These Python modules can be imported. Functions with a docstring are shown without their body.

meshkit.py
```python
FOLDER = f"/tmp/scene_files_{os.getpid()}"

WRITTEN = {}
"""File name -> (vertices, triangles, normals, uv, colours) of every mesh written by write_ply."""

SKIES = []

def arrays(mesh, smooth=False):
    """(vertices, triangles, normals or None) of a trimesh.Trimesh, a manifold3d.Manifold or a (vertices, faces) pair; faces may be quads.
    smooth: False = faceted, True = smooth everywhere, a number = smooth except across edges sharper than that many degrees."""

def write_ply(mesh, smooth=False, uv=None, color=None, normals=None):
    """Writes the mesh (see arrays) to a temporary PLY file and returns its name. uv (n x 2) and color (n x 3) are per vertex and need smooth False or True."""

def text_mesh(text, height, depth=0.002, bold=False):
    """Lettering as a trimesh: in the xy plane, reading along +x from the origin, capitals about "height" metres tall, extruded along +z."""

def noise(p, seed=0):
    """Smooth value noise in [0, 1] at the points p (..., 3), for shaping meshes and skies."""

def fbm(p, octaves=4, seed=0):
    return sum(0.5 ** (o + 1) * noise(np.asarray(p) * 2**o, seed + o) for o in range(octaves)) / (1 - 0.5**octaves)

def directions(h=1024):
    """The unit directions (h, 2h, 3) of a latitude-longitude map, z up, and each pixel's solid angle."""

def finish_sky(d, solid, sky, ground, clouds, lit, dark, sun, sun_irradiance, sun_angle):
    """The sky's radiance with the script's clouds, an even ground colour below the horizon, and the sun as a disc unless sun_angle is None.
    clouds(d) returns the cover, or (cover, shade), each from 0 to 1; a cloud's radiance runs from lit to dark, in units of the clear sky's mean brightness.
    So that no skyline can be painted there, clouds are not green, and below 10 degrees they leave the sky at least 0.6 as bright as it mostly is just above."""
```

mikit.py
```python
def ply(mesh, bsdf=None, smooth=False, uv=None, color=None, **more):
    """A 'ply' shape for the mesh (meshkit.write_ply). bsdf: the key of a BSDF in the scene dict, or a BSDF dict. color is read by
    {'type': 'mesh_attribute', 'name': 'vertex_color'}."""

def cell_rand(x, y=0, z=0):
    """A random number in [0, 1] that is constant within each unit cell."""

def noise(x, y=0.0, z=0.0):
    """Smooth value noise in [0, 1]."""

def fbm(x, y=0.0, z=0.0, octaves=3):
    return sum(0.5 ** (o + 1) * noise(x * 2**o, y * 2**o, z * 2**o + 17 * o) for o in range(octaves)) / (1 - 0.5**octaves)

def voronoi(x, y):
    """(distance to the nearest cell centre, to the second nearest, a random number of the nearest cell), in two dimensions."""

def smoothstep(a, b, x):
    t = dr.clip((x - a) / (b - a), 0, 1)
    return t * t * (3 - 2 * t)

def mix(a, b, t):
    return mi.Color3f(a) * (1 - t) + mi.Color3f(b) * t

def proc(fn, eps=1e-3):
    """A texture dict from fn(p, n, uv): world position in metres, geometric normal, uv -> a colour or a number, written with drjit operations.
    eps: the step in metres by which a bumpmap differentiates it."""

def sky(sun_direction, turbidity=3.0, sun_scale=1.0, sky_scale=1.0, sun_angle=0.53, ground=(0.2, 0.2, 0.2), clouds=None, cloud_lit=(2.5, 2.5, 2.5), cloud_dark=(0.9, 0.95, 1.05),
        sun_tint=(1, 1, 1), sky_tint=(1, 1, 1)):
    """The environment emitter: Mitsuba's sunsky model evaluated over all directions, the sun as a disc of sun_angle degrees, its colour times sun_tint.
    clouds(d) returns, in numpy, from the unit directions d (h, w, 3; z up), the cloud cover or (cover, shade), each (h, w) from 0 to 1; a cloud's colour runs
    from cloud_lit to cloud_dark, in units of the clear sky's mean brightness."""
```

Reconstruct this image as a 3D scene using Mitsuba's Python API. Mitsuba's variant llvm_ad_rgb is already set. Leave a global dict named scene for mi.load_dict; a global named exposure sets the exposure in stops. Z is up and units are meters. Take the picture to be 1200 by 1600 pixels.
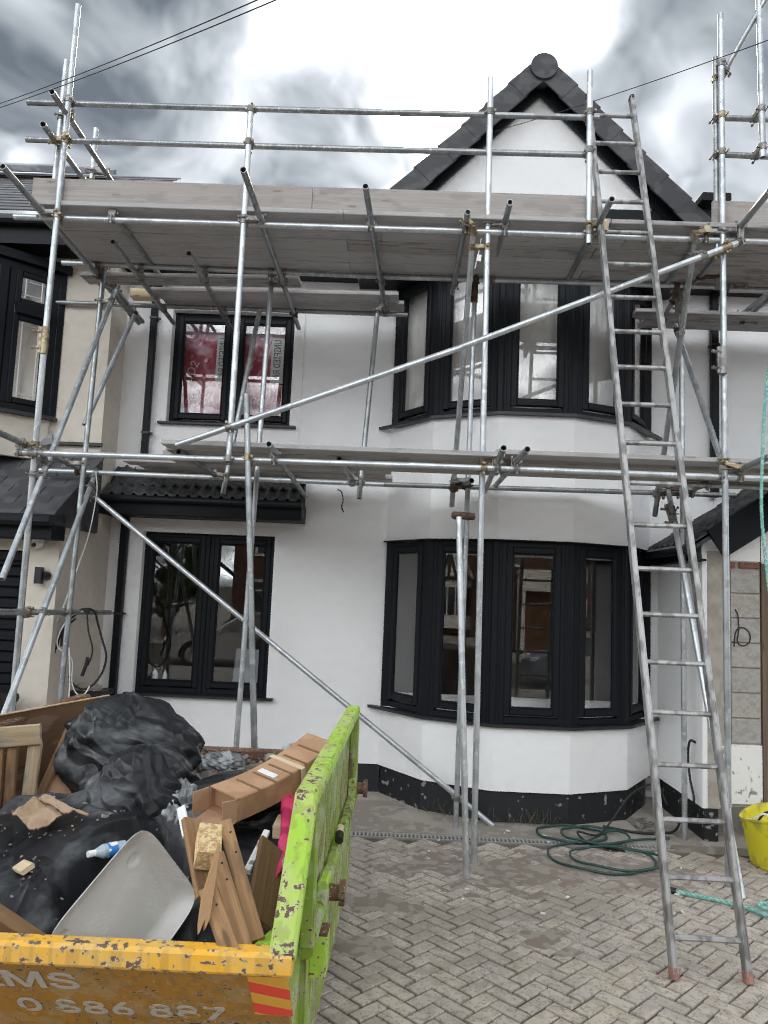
import math, random
import numpy as np, trimesh, mitsuba as mi, drjit as dr, mikit
import shapely, shapely.affinity
from shapely.geometry import Polygon, box as sbox
from mikit import proc, noise, fbm, cell_rand, voronoi, smoothstep, mix
from meshkit import noise as nnoise, fbm as nfbm, text_mesh

T = mi.ScalarTransform4f
rng = np.random.default_rng(7)
scene, labels = {}, {}

# ------------------------------------------------------------------ camera, sky, exposure
exposure = 4.1
EYE = np.array([0.0, 0.0, 2.05])
PITCH, ROLL, YAW = math.radians(6.0), math.radians(-2.35), math.radians(-0.9)
fwd = np.array([math.sin(YAW) * math.cos(PITCH), math.cos(YAW) * math.cos(PITCH), math.sin(PITCH)])
rt = np.array([math.cos(YAW), -math.sin(YAW), 0.0])
up0 = np.cross(rt, fwd)
up = math.cos(ROLL) * up0 + math.sin(ROLL) * rt
scene['camera'] = {'type': 'perspective', 'fov': 53.13, 'fov_axis': 'x', 'near_clip': 0.05, 'far_clip': 400.0,
                   'to_world': T().look_at(origin=EYE.tolist(), target=(EYE + fwd).tolist(), up=up.tolist())}

SUN = np.array([0.035, 0.81, 0.587]); SUN = SUN / np.linalg.norm(SUN)


def cloud_cover(d):
    """broken cloud: bright sunlit cloud with grey bellies, brightest round the veiled sun"""
    q = d / np.maximum(d[..., 2:3] + 0.30, 0.1)
    w = nfbm(q * [3.0, 3.0, 0.0] + [9.1, 2.2, 0], 3, 21)[..., None] - 0.5
    w2 = np.stack([nfbm(q * [11.0, 11.0, 0.0] + [k, 3.1, 0], 3, 40 + k) - 0.5 for k in (0, 1)] + [0 * d[..., 0]], -1)
    q = q + 0.35 * w + 0.05 * w2
    big = nfbm(q * [2.0, 2.0, 0.0] + [OX, OY, 0], 5, 11)
    small = nfbm(q * [7.0, 7.0, 0.0] + [1.7, 5.2, 0], 5, 5)
    ang = np.arccos(np.clip(d @ SUN, -1, 1))
    v = 0.66 * big + 0.34 * small - 0.22 * np.exp(-(ang / 0.26) ** 2)
    s = 1 - (1 - np.clip((v - 0.285) / 0.36, 0, 1)) ** 4.0
    s = s * (0.86 + 0.22 * nfbm(q * [6.0, 6.0, 0.0] + [2.2, 7.9, 0], 5, 31))
    return np.ones(d.shape[:2]), s


OX, OY = 33.73, 47.2
scene['sky'] = mikit.sky(SUN.tolist(), turbidity=3, sun_scale=0.1, sun_angle=10, ground=(0.16, 0.15, 0.14), clouds=cloud_cover,
                         cloud_lit=(6.5, 6.75, 6.9), cloud_dark=(0.12, 0.145, 0.175), sun_tint=(1.0, 0.97, 0.92))


# ------------------------------------------------------------------ helpers
USED = set()


def numbered(key):
    k, n = key, 0
    while k in USED:
        n += 1
        k = f'{key}_{n:03d}'
    USED.add(k)
    return k


def put(key, mesh, bsdf, smooth=False, uv=None, **lab):
    """ONE entry of scene; lab: label, category, group, kind"""
    key = numbered(key)
    if isinstance(mesh, MB):
        mesh, uv = mesh.out()
        smooth = False
    scene[key] = mikit.ply(mesh, bsdf, smooth=smooth, uv=uv)
    if lab:
        labels[key] = lab
    return key


def thing(key, label, category, group=None):
    key = numbered(key)
    labels[key] = {'label': label, 'category': category}
    if group:
        labels[key]['group'] = group
    return key


def V(*a):
    return np.array(a if len(a) > 1 else a[0], float)


def unit(v):
    v = np.asarray(v, float)
    return v / max(np.linalg.norm(v), 1e-12)


def frame_of(d, hint=(0, 0, 1)):
    d = unit(d)
    h = np.asarray(hint, float)
    if abs(d @ unit(h)) > 0.98:
        h = np.array([0, 1.0, 0]) if abs(d[1]) < 0.9 else np.array([1.0, 0, 0])
    s = unit(np.cross(h, d))
    return d, s, np.cross(d, s)


class MB:
    """faceted mesh with uv in metres: u along the grain, v across it"""
    def __init__(self):
        self.v, self.f, self.u, self.n = [], [], [], 0

    def poly(self, pts, uv):
        k = len(pts)
        self.v += [np.asarray(p, float) for p in pts]
        self.u += list(uv)
        self.f += [(self.n, self.n + i, self.n + i + 1) for i in range(1, k - 1)]
        self.n += k

    def bar(self, p0, p1, w, h, up=(0, 0, 1), ch=0.003, off=None, w1=None, h1=None):
        """chamfered bar from p0 to p1, w across, h along 'up'"""
        p0, p1 = V(p0), V(p1)
        d, s, t = frame_of(p1 - p0, up)
        L = np.linalg.norm(p1 - p0)
        off = rng.uniform(0, 40, 2) if off is None else off

        def ring(w, h):
            a, b, c = w / 2, h / 2, min(ch, w / 3, h / 3)
            return [(-a + c, -b), (a - c, -b), (a, -b + c), (a, b - c), (a - c, b), (-a + c, b), (-a, b - c), (-a, -b + c)]
        r0, r1 = ring(w, h), ring(w1 or w, h1 or h)
        A0 = [p0 + x * s + y * t for x, y in r0]
        A1 = [p1 + x * s + y * t for x, y in r1]
        per = 0.0
        for i in range(8):
            j = (i + 1) % 8
            e = math.dist(r0[i], r0[j])
            self.poly([A0[i], A1[i], A1[j], A0[j]][::-1], [(off[0], off[1] + per), (off[0] + L, off[1] + per), (off[0] + L, off[1] + per + e), (off[0], off[1] + per + e)][::-1])
            per += e
        self.poly(A0, [(off[0] + 5 + x, off[1] + y) for x, y in r0])
        self.poly(A1[::-1], [(off[0] + 9 + x, off[1] + y) for x, y in r1[::-1]])
        return self

    def block(self, lo, hi, ch=0.003):
        lo, hi = V(lo), V(hi)
        c = (lo + hi) / 2
        e = hi - lo
        k = int(np.argmax(e))
        p0, p1 = c.copy(), c.copy()
        p0[k], p1[k] = lo[k], hi[k]
        o = [i for i in range(3) if i != k]
        upv = np.zeros(3); upv[o[1]] = 1
        return self.bar(p0, p1, e[o[0]], e[o[1]], upv, ch)

    def out(self):
        return (np.array(self.v), np.array(self.f)), np.array(self.u, float)


def flip_fix(m):
    if m.is_watertight and m.volume < 0:
        m.invert()
    return m


def cyl(p0, p1, r, n=14, r1=None, caps=True):
    p0, p1 = V(p0), V(p1)
    d, s, t = frame_of(p1 - p0)
    a = np.arange(n) * 2 * np.pi / n
    c = np.cos(a)[:, None] * s + np.sin(a)[:, None] * t
    r1 = r if r1 is None else r1
    v = np.vstack([p0 + r * c, p1 + r1 * c, [p0], [p1]])
    f = []
    for i in range(n):
        j = (i + 1) % n
        f += [(i, j, n + j), (i, n + j, n + i)]
        if caps:
            f += [(2 * n, j, i), (2 * n + 1, n + i, n + j)]
    return trimesh.Trimesh(v, f, process=False)


def pipe(p0, p1, r, wall=0.0042, n=16, depth=0.25):
    """scaffold tube: open ends with wall thickness"""
    p0, p1 = V(p0), V(p1)
    d, s, t = frame_of(p1 - p0)
    a = np.arange(n) * 2 * np.pi / n
    c = np.cos(a)[:, None] * s + np.sin(a)[:, None] * t
    ri = r - wall
    dp = min(depth, 0.4 * np.linalg.norm(p1 - p0))
    rings = [p0 + d * dp + ri * c, p0 + ri * c, p0 + r * c, p1 + r * c, p1 + ri * c, p1 - d * dp + ri * c]
    v = np.vstack(rings + [[p0 + d * dp], [p1 - d * dp]])
    f = []
    for k in range(5):
        for i in range(n):
            j = (i + 1) % n
            A0, B0, A1, B1 = k * n + i, k * n + j, (k + 1) * n + i, (k + 1) * n + j
            f += [(A0, B0, B1), (A0, B1, A1)]
    for i in range(n):
        j = (i + 1) % n
        f += [(6 * n, j, i), (6 * n + 1, 5 * n + i, 5 * n + j)]
    return trimesh.Trimesh(v, f, process=False)


def spline(pts, per=10, closed=False):
    P = np.asarray(pts, float)
    if len(P) < 3:
        return np.linspace(P[0], P[-1], per + 1)
    Q = np.vstack([P[-1:], P, P[:2]]) if closed else np.vstack([2 * P[:1] - P[1:2], P, 2 * P[-1:] - P[-2:-1]])
    out = []
    for i in range(1, len(Q) - 2):
        a, b, c, d = Q[i - 1], Q[i], Q[i + 1], Q[i + 2]
        for t in np.linspace(0, 1, per, endpoint=False):
            out.append(0.5 * (2 * b + (c - a) * t + (2 * a - 5 * b + 4 * c - d) * t * t + (3 * b - a - 3 * c + d) * t ** 3))
    out.append(Q[-2])
    return np.array(out)


def cable(pts, r, n=8, per=10, raw=False):
    P = np.asarray(pts, float) if raw else spline(pts, per)
    tan = np.gradient(P, axis=0)
    tan /= np.linalg.norm(tan, axis=1, keepdims=True) + 1e-12
    s = frame_of(tan[0])[1]
    a = np.arange(n) * 2 * np.pi / n
    v = []
    for p, t in zip(P, tan):
        s = unit(s - t * (s @ t))
        b = np.cross(t, s)
        v.append(p + r * (np.cos(a)[:, None] * s + np.sin(a)[:, None] * b))
    m = len(P)
    v = np.vstack(v + [[P[0]], [P[-1]]])
    f = []
    for k in range(m - 1):
        for i in range(n):
            j = (i + 1) % n
            f += [(k * n + i, k * n + j, (k + 1) * n + j), (k * n + i, (k + 1) * n + j, (k + 1) * n + i)]
    for i in range(n):
        j = (i + 1) % n
        f += [(m * n, j, i), (m * n + 1, (m - 1) * n + i, (m - 1) * n + j)]
    return trimesh.Trimesh(v, f, process=False)


def rope(pts, r, per=40, turns=55):
    """three-strand laid rope"""
    P = spline(pts, per)
    tan = np.gradient(P, axis=0)
    tan /= np.linalg.norm(tan, axis=1, keepdims=True) + 1e-12
    L = np.concatenate([[0], np.cumsum(np.linalg.norm(np.diff(P, axis=0), axis=1))])
    s = frame_of(tan[0])[1]
    S = []
    for t in tan:
        s = unit(s - t * (s @ t)); S.append(s)
    S = np.array(S); B = np.cross(tan, S)
    out = []
    for k in range(3):
        a = L * turns + k * 2 * np.pi / 3
        out.append(cable(P + 0.52 * r * (np.cos(a)[:, None] * S + np.sin(a)[:, None] * B), 0.55 * r, 6, raw=True))
    return trimesh.util.concatenate(out)


def extrude(poly, h):
    gs = getattr(poly, 'geoms', [poly])
    return trimesh.util.concatenate([trimesh.creation.extrude_polygon(g, h, engine='earcut') for g in gs])


def place(m, origin, ux, uy, uz):
    """local x,y,z of a mesh to the world axes given"""
    M = np.eye(4)
    M[:3, 0], M[:3, 1], M[:3, 2], M[:3, 3] = ux, uy, uz, origin
    m = m.copy()
    m.apply_transform(M)
    if np.linalg.det(M[:3, :3]) < 0:
        pass
    return flip_fix(m)


def wall_xz(poly, y, thick):
    """polygon in (x, z), front face at y, going back"""
    return place(extrude(poly, thick), (0, y, 0), (1, 0, 0), (0, 0, 1), (0, 1, 0))


def wall_yz(poly, x, thick):
    return place(extrude(poly, thick), (x, 0, 0), (0, 1, 0), (0, 0, 1), (1, 0, 0))


def slab(poly, z, thick):
    return place(extrude(poly, thick), (0, 0, z), (1, 0, 0), (0, 1, 0), (0, 0, 1))


def rot(axis, deg):
    return trimesh.transformations.rotation_matrix(math.radians(deg), axis)[:3, :3]


# ------------------------------------------------------------------ materials
def mat(key, base, rough=0.6, metal=0.0, spec=0.5, bump=None, bump_scale=0.0, **more):
    d = {'type': 'principled', 'base_color': proc(base) if callable(base) else {'type': 'rgb', 'value': list(base)},
         'roughness': proc(rough) if callable(rough) else rough, 'metallic': metal, 'specular': spec, **more}
    if bump is not None:
        d = {'type': 'bumpmap', 'bump': proc(bump, 0.0015), 'scale': bump_scale, 'bsdf': d}
    scene[key] = {'type': 'twosided', 'bsdf': d}
    return key


def blot(p, s, lo=0.45, hi=0.62, o=2):
    return smoothstep(lo, hi, fbm(p.x * s, p.y * s, p.z * s, o))


def render_mat(key, c, dirty, amount):
    mat(key, lambda p, n, uv: mix(mix(c, dirty, 0.5 * amount * blot(p, 1.7)), dirty, amount * 0.6 * blot(p + mi.Vector3f(7, 3, 1), 14.0, 0.5, 0.75)), 0.9, spec=0.2)


render_mat('white_render', (0.80, 0.80, 0.80), (0.70, 0.695, 0.69), 0.26)
render_mat('cream_render', (0.60, 0.55, 0.48), (0.51, 0.465, 0.40), 0.7)
mat('anthracite', (0.0075, 0.0095, 0.0125), 0.45, spec=0.16)
mat('anthracite_gloss', (0.010, 0.0125, 0.016), 0.3, spec=0.3)
mat('black_plinth', lambda p, n, uv: mix((0.010, 0.011, 0.013), (0.34, 0.33, 0.31), smoothstep(0.70, 0.76, fbm(p.x * 26, p.y * 26, p.z * 17, 3)) * 0.7), 0.65)
mat('roof_tile', lambda p, n, uv: mix((0.020, 0.021, 0.024), (0.045, 0.046, 0.048), blot(p, 9.0)), 0.5)
mat('slate', lambda p, n, uv: mix((0.046, 0.047, 0.052), (0.075, 0.075, 0.08), blot(p, 6.0)), 0.6)
mat('slate_pale', lambda p, n, uv: mix((0.10, 0.10, 0.11), (0.15, 0.15, 0.16), blot(p, 5.0)), 0.55)
mat('lead', lambda p, n, uv: mix((0.20, 0.21, 0.23), (0.32, 0.33, 0.35), blot(p, 8.0)), 0.5)
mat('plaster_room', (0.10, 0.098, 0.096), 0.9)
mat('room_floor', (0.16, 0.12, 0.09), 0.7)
scene['pane_glass'] = {'type': 'thindielectric', 'int_ior': 1.62}
mat('leading', (0.62, 0.63, 0.64), 0.35, metal=0.6)


def galv(key, c, dark, zinc):
    mat(key, lambda p, n, uv: mix(mix(c, dark, blot(p, 9.0, 0.42, 0.62)), zinc, 0.8 * smoothstep(0.60, 0.68, fbm(p.x * 55, p.y * 55, p.z * 22, 3))),
        0.38, metal=0.72)


galv('galvanised_bright', (0.60, 0.63, 0.65), (0.48, 0.51, 0.53), (0.74, 0.76, 0.77))
galv('galvanised', (0.48, 0.51, 0.53), (0.37, 0.395, 0.41), (0.62, 0.63, 0.63))
galv('galvanised_dull', (0.33, 0.35, 0.36), (0.24, 0.255, 0.26), (0.46, 0.46, 0.45))
mat('fitting_steel', lambda p, n, uv: mix((0.30, 0.30, 0.29), (0.18, 0.165, 0.145), blot(p, 25.0)), 0.5, metal=0.6)
mat('fitting_brass', lambda p, n, uv: mix((0.36, 0.31, 0.21), (0.22, 0.17, 0.11), blot(p, 30.0)), 0.42, metal=0.7)
mat('fitting_rusty', lambda p, n, uv: mix((0.055, 0.035, 0.026), (0.11, 0.07, 0.05), blot(p, 30.0)), 0.85)


def wood(key, a, b, knots, rough=0.8, dirt=None, ring=26.0):
    def col(p, n, uv):
        g = fbm(uv.x * 1.6, uv.y * ring * 3, 0.0, 3)
        fine = noise(uv.x * 9, uv.y * 420, 0.0)
        c = mix(a, b, smoothstep(0.25, 0.75, 0.7 * g + 0.3 * fine))
        d = voronoi(uv.x * 2.2, uv.y * 9.0)
        k = smoothstep(0.12, 0.05, d[0]) * smoothstep(0.45, 0.55, d[2])
        c = mix(c, knots, 0.75 * k)
        if dirt is not None:
            c = mix(c, dirt, 0.7 * smoothstep(0.56, 0.70, fbm(uv.x * 5, uv.y * 22, 3.0, 3)))
        return c
    mat(key, col, rough, spec=0.25)


wood('board_wood', (0.43, 0.415, 0.41), (0.375, 0.362, 0.358), (0.24, 0.22, 0.21), dirt=(0.335, 0.322, 0.318))
wood('toe_wood', (0.385, 0.357, 0.338), (0.325, 0.30, 0.284), (0.19, 0.16, 0.145), dirt=(0.28, 0.258, 0.244))
wood('board_wood_dark', (0.37, 0.352, 0.345), (0.315, 0.30, 0.294), (0.13, 0.11, 0.10), dirt=(0.19, 0.175, 0.17))
wood('pallet_wood', (0.36, 0.215, 0.11), (0.26, 0.15, 0.075), (0.09, 0.055, 0.03), dirt=(0.17, 0.11, 0.065))
wood('pallet_wood_painted', (0.42, 0.33, 0.22), (0.28, 0.20, 0.125), (0.10, 0.06, 0.035), dirt=(0.05, 0.17, 0.21))
wood('timber_brown', (0.20, 0.12, 0.062), (0.15, 0.085, 0.042), (0.06, 0.03, 0.015))
wood('hardboard', (0.150, 0.080, 0.042), (0.115, 0.060, 0.032), (0.07, 0.035, 0.02), rough=0.5, dirt=(0.20, 0.13, 0.085), ring=3.0)
wood('split_wood', (0.42, 0.26, 0.135), (0.31, 0.18, 0.09), (0.12, 0.07, 0.04))
wood('pale_timber', (0.62, 0.52, 0.36), (0.52, 0.41, 0.27), (0.25, 0.15, 0.08))
mat('sawn_edge', lambda p, n, uv: mix((0.55, 0.42, 0.24), (0.40, 0.29, 0.16), blot(p, 40.0)), 0.85)
mat('chipboard', lambda p, n, uv: mix(mix((0.55, 0.38, 0.19), (0.36, 0.22, 0.10), cell_rand(p.x * 160, p.y * 160, p.z * 160)), (0.66, 0.50, 0.28), blot(p, 90.0)), 0.85)
mat('cardboard', lambda p, n, uv: mix((0.45, 0.275, 0.17), (0.38, 0.225, 0.135), blot(p, 11.0)), 0.85, spec=0.2)
mat('brown_paper', lambda p, n, uv: mix((0.40, 0.285, 0.195), (0.33, 0.23, 0.15), blot(p, 8.0)), 0.85, spec=0.2)


def dusty_black(key, amount):
    mat(key, lambda p, n, uv: mix((0.011, 0.012, 0.0145), (0.24, 0.25, 0.26), amount * smoothstep(0.48, 0.70, fbm(p.x * 5, p.y * 5, p.z * 8, 4)) * (0.6 + 0.4 * noise(p.x * 90, p.y * 90, p.z * 90))),
        lambda p, n, uv: 0.30 + 0.25 * blot(p, 6.0), spec=0.4)


dusty_black('black_sheeting', 0.42)
dusty_black('black_sheeting_clean', 0.2)
mat('tray_plastic', lambda p, n, uv: mix((0.66, 0.65, 0.63), (0.80, 0.79, 0.77), 0.7 * smoothstep(0.46, 0.66, fbm(p.x * 9, p.y * 9, p.z * 9, 4)) * noise(p.x * 130, p.y * 130, p.z * 130)), 0.38)
mat('white_plastic', (0.74, 0.74, 0.73), 0.4)
mat('grimy_white', lambda p, n, uv: mix((0.72, 0.71, 0.68), (0.22, 0.20, 0.18), smoothstep(0.60, 0.70, fbm(p.x * 22, p.y * 22, p.z * 14, 4))), 0.6)
mat('black_rubber', (0.012, 0.012, 0.013), 0.55)
mat('black_metal', (0.014, 0.015, 0.017), 0.4)
mat('pink_bag', lambda p, n, uv: mix((0.70, 0.055, 0.17), (0.42, 0.02, 0.09), blot(p, 14.0)), 0.35)
mat('grey_wrap', lambda p, n, uv: mix((0.16, 0.165, 0.17), (0.40, 0.41, 0.42), blot(p, 18.0)), 0.3)
mat('water_plastic', (0.36, 0.43, 0.48), 0.12, spec=0.8)
mat('blue_label', lambda p, n, uv: mix((0.03, 0.20, 0.55), (0.75, 0.80, 0.85), smoothstep(0.62, 0.66, noise(p.x * 60, p.y * 60, p.z * 60))), 0.4)
mat('hose_green', (0.018, 0.060, 0.050), 0.38)
mat('rope_teal', lambda p, n, uv: mix((0.16, 0.40, 0.35), (0.34, 0.55, 0.49), blot(p, 60.0)), 0.7)
mat('tub_yellow', lambda p, n, uv: mix((0.62, 0.55, 0.025), (0.30, 0.27, 0.04), 0.8 * smoothstep(0.55, 0.72, fbm(p.x * 9, p.y * 9, p.z * 5, 4))), 0.45)
mat('tub_inside', lambda p, n, uv: mix((0.34, 0.31, 0.22), (0.55, 0.50, 0.40), blot(p, 12.0)), 0.8)
mat('aluminium', lambda p, n, uv: mix((0.40, 0.395, 0.39), (0.21, 0.205, 0.20), smoothstep(0.42, 0.66, fbm(p.x * 24, p.y * 24, p.z * 9, 3))), 0.42, metal=0.6)
mat('red_rubber', lambda p, n, uv: mix((0.36, 0.165, 0.125), (0.24, 0.14, 0.12), blot(p, 30.0)), 0.7)
mat('brick_red', lambda p, n, uv: mix((0.22, 0.085, 0.065), (0.16, 0.07, 0.055), blot(p, 20.0)), 0.85)
mat('mortar', lambda p, n, uv: mix((0.36, 0.33, 0.285), (0.28, 0.255, 0.22), smoothstep(0.35, 0.7, fbm(p.x * 14, p.y * 14, p.z * 9, 4))), 0.95)
for nm, a, b in (('grey', (0.36, 0.345, 0.32), (0.24, 0.23, 0.215)), ('buff', (0.375, 0.355, 0.32), (0.25, 0.235, 0.21))):
    mat('block_' + nm, (lambda a, b: lambda p, n, uv: mix(a, b, 0.55 * smoothstep(0.40, 0.72, fbm(p.x * 30, p.y * 30, p.z * 30, 3)) + 0.45 * smoothstep(0.60, 0.72, noise(p.x * 170, p.y * 170, p.z * 170))))(a, b), 0.95, spec=0.2)
wood('post_wood', (0.165, 0.125, 0.09), (0.115, 0.085, 0.06), (0.06, 0.035, 0.02))


def chipped(key, paint, fade, rust, lo, grime=0.0, rough=0.45):
    def col(p, n, uv):
        big = fbm(p.x * 6, p.y * 6, p.z * 6, 3)
        c = mix(paint, fade, 0.8 * smoothstep(0.42, 0.66, big))
        if grime:   # runs of brown dirt washed down the plate
            st = fbm(p.x * 40, p.y * 40, p.z * 2.4, 4)
            c = mix(c, (0.12, 0.085, 0.04), grime * smoothstep(0.50, 0.64, st))
            c = mix(c, (0.40, 0.41, 0.30), 0.6 * grime * smoothstep(0.50, 0.64, fbm(p.x * 13, p.y * 13, p.z * 9 + 9, 3)))
        ch = fbm(p.x * 62, p.y * 62, p.z * 60, 4) + 0.35 * (big - 0.5)
        edge = mix((0.62, 0.56, 0.44), rust, smoothstep(lo + 0.012, lo + 0.045, ch))
        return mix(c, edge, smoothstep(lo, lo + 0.015, ch))
    mat(key, col, rough)


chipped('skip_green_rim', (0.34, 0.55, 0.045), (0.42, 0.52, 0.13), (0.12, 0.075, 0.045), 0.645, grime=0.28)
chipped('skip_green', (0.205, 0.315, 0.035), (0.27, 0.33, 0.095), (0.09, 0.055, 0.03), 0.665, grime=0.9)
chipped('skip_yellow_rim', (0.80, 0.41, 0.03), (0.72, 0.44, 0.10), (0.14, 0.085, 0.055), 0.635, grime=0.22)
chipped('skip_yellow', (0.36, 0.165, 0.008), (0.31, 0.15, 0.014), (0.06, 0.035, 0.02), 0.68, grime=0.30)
chipped('skip_rust', (0.11, 0.055, 0.030), (0.16, 0.09, 0.055), (0.05, 0.025, 0.015), 0.62, rough=0.8)
mat('skip_letter', lambda p, n, uv: mix((0.42, 0.38, 0.32), (0.33, 0.18, 0.03), smoothstep(0.55, 0.68, fbm(p.x * 28, p.y * 28, p.z * 28, 4))), 0.5)
mat('sticker_red', (0.78, 0.045, 0.02), 0.4)
mat('sticker_orange', (0.72, 0.36, 0.02), 0.4)

PAVERS = []
for i, (a, b) in enumerate([((0.465, 0.412, 0.352), (0.39, 0.342, 0.29)), ((0.44, 0.392, 0.34), (0.37, 0.328, 0.282)), ((0.48, 0.42, 0.352), (0.40, 0.347, 0.288)), ((0.45, 0.396, 0.347), (0.375, 0.328, 0.285)),
                            ((0.475, 0.42, 0.338), (0.40, 0.35, 0.278))]):
    def paver_col(a, b):
        def col(p, n, uv):
            c = mix(a, b, smoothstep(0.35, 0.65, fbm(p.x * 22, p.y * 22, 0.0, 4)))
            c = mix(c, (0.09, 0.085, 0.075), 0.45 * smoothstep(0.62, 0.72, fbm(p.x * 80, p.y * 80, 2.0, 2)))
            sand = fbm(p.x * 1.3 + 4.2, p.y * 1.9 + 1.0, 0.0, 3) + 0.35 * (fbm(p.x * 9, p.y * 9, 5.0, 3) - 0.5)
            return mix(c, (0.25, 0.215, 0.18), 0.5 * smoothstep(0.61, 0.74, sand))
        return col
    PAVERS.append(mat(f'paver_{"abcde"[i]}', paver_col(a, b), 0.85, spec=0.3))
mat('joint_sand', lambda p, n, uv: mix((0.095, 0.078, 0.060), (0.14, 0.115, 0.09), blot(p, 7.0)), 0.95, spec=0.2)
mat('loose_sand', lambda p, n, uv: mix((0.23, 0.19, 0.158), (0.30, 0.265, 0.23), blot(p, 20.0)), 0.95, spec=0.2)
mat('apron_concrete', lambda p, n, uv: mix(mix((0.31, 0.28, 0.245), (0.235, 0.207, 0.178), blot(p, 3.0)), (0.36, 0.33, 0.29), 0.6 * blot(p, 16.0, 0.55, 0.7)), 0.9, spec=0.25)
mat('grate_metal', (0.36, 0.35, 0.33), 0.6, metal=0.3)
mat('channel_concrete', (0.20, 0.19, 0.175), 0.9)
mat('asphalt', lambda p, n, uv: mix((0.05, 0.05, 0.052), (0.075, 0.074, 0.072), blot(p, 4.0)), 0.9)
mat('pavement_slab', (0.26, 0.25, 0.235), 0.9)
mat('rubble_grey', lambda p, n, uv: mix((0.30, 0.28, 0.26), (0.14, 0.11, 0.085), cell_rand(p.x * 17, p.y * 17, p.z * 17)), 0.9)
mat('dry_grass', (0.125, 0.105, 0.06), 0.8)
mat('leaf_green', (0.045, 0.085, 0.025), 0.7)
mat('bark', (0.10, 0.075, 0.055), 0.9)
mat('far_brick', lambda p, n, uv: mix((0.115, 0.066, 0.052), (0.08, 0.047, 0.038), cell_rand(p.x * 4.4, p.y * 4.4, p.z * 13.0)), 0.9)
mat('far_roof', lambda p, n, uv: mix((0.19, 0.075, 0.05), (0.12, 0.05, 0.038), cell_rand(p.x * 5, p.y * 5, p.z * 7)), 0.85)
mat('car_silver', (0.50, 0.52, 0.54), 0.25, metal=0.7, clearcoat=0.8)
mat('car_blue', (0.20, 0.25, 0.31), 0.25, metal=0.6, clearcoat=0.8)
mat('car_glass', (0.02, 0.025, 0.025), 0.06, spec=0.9)

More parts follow.
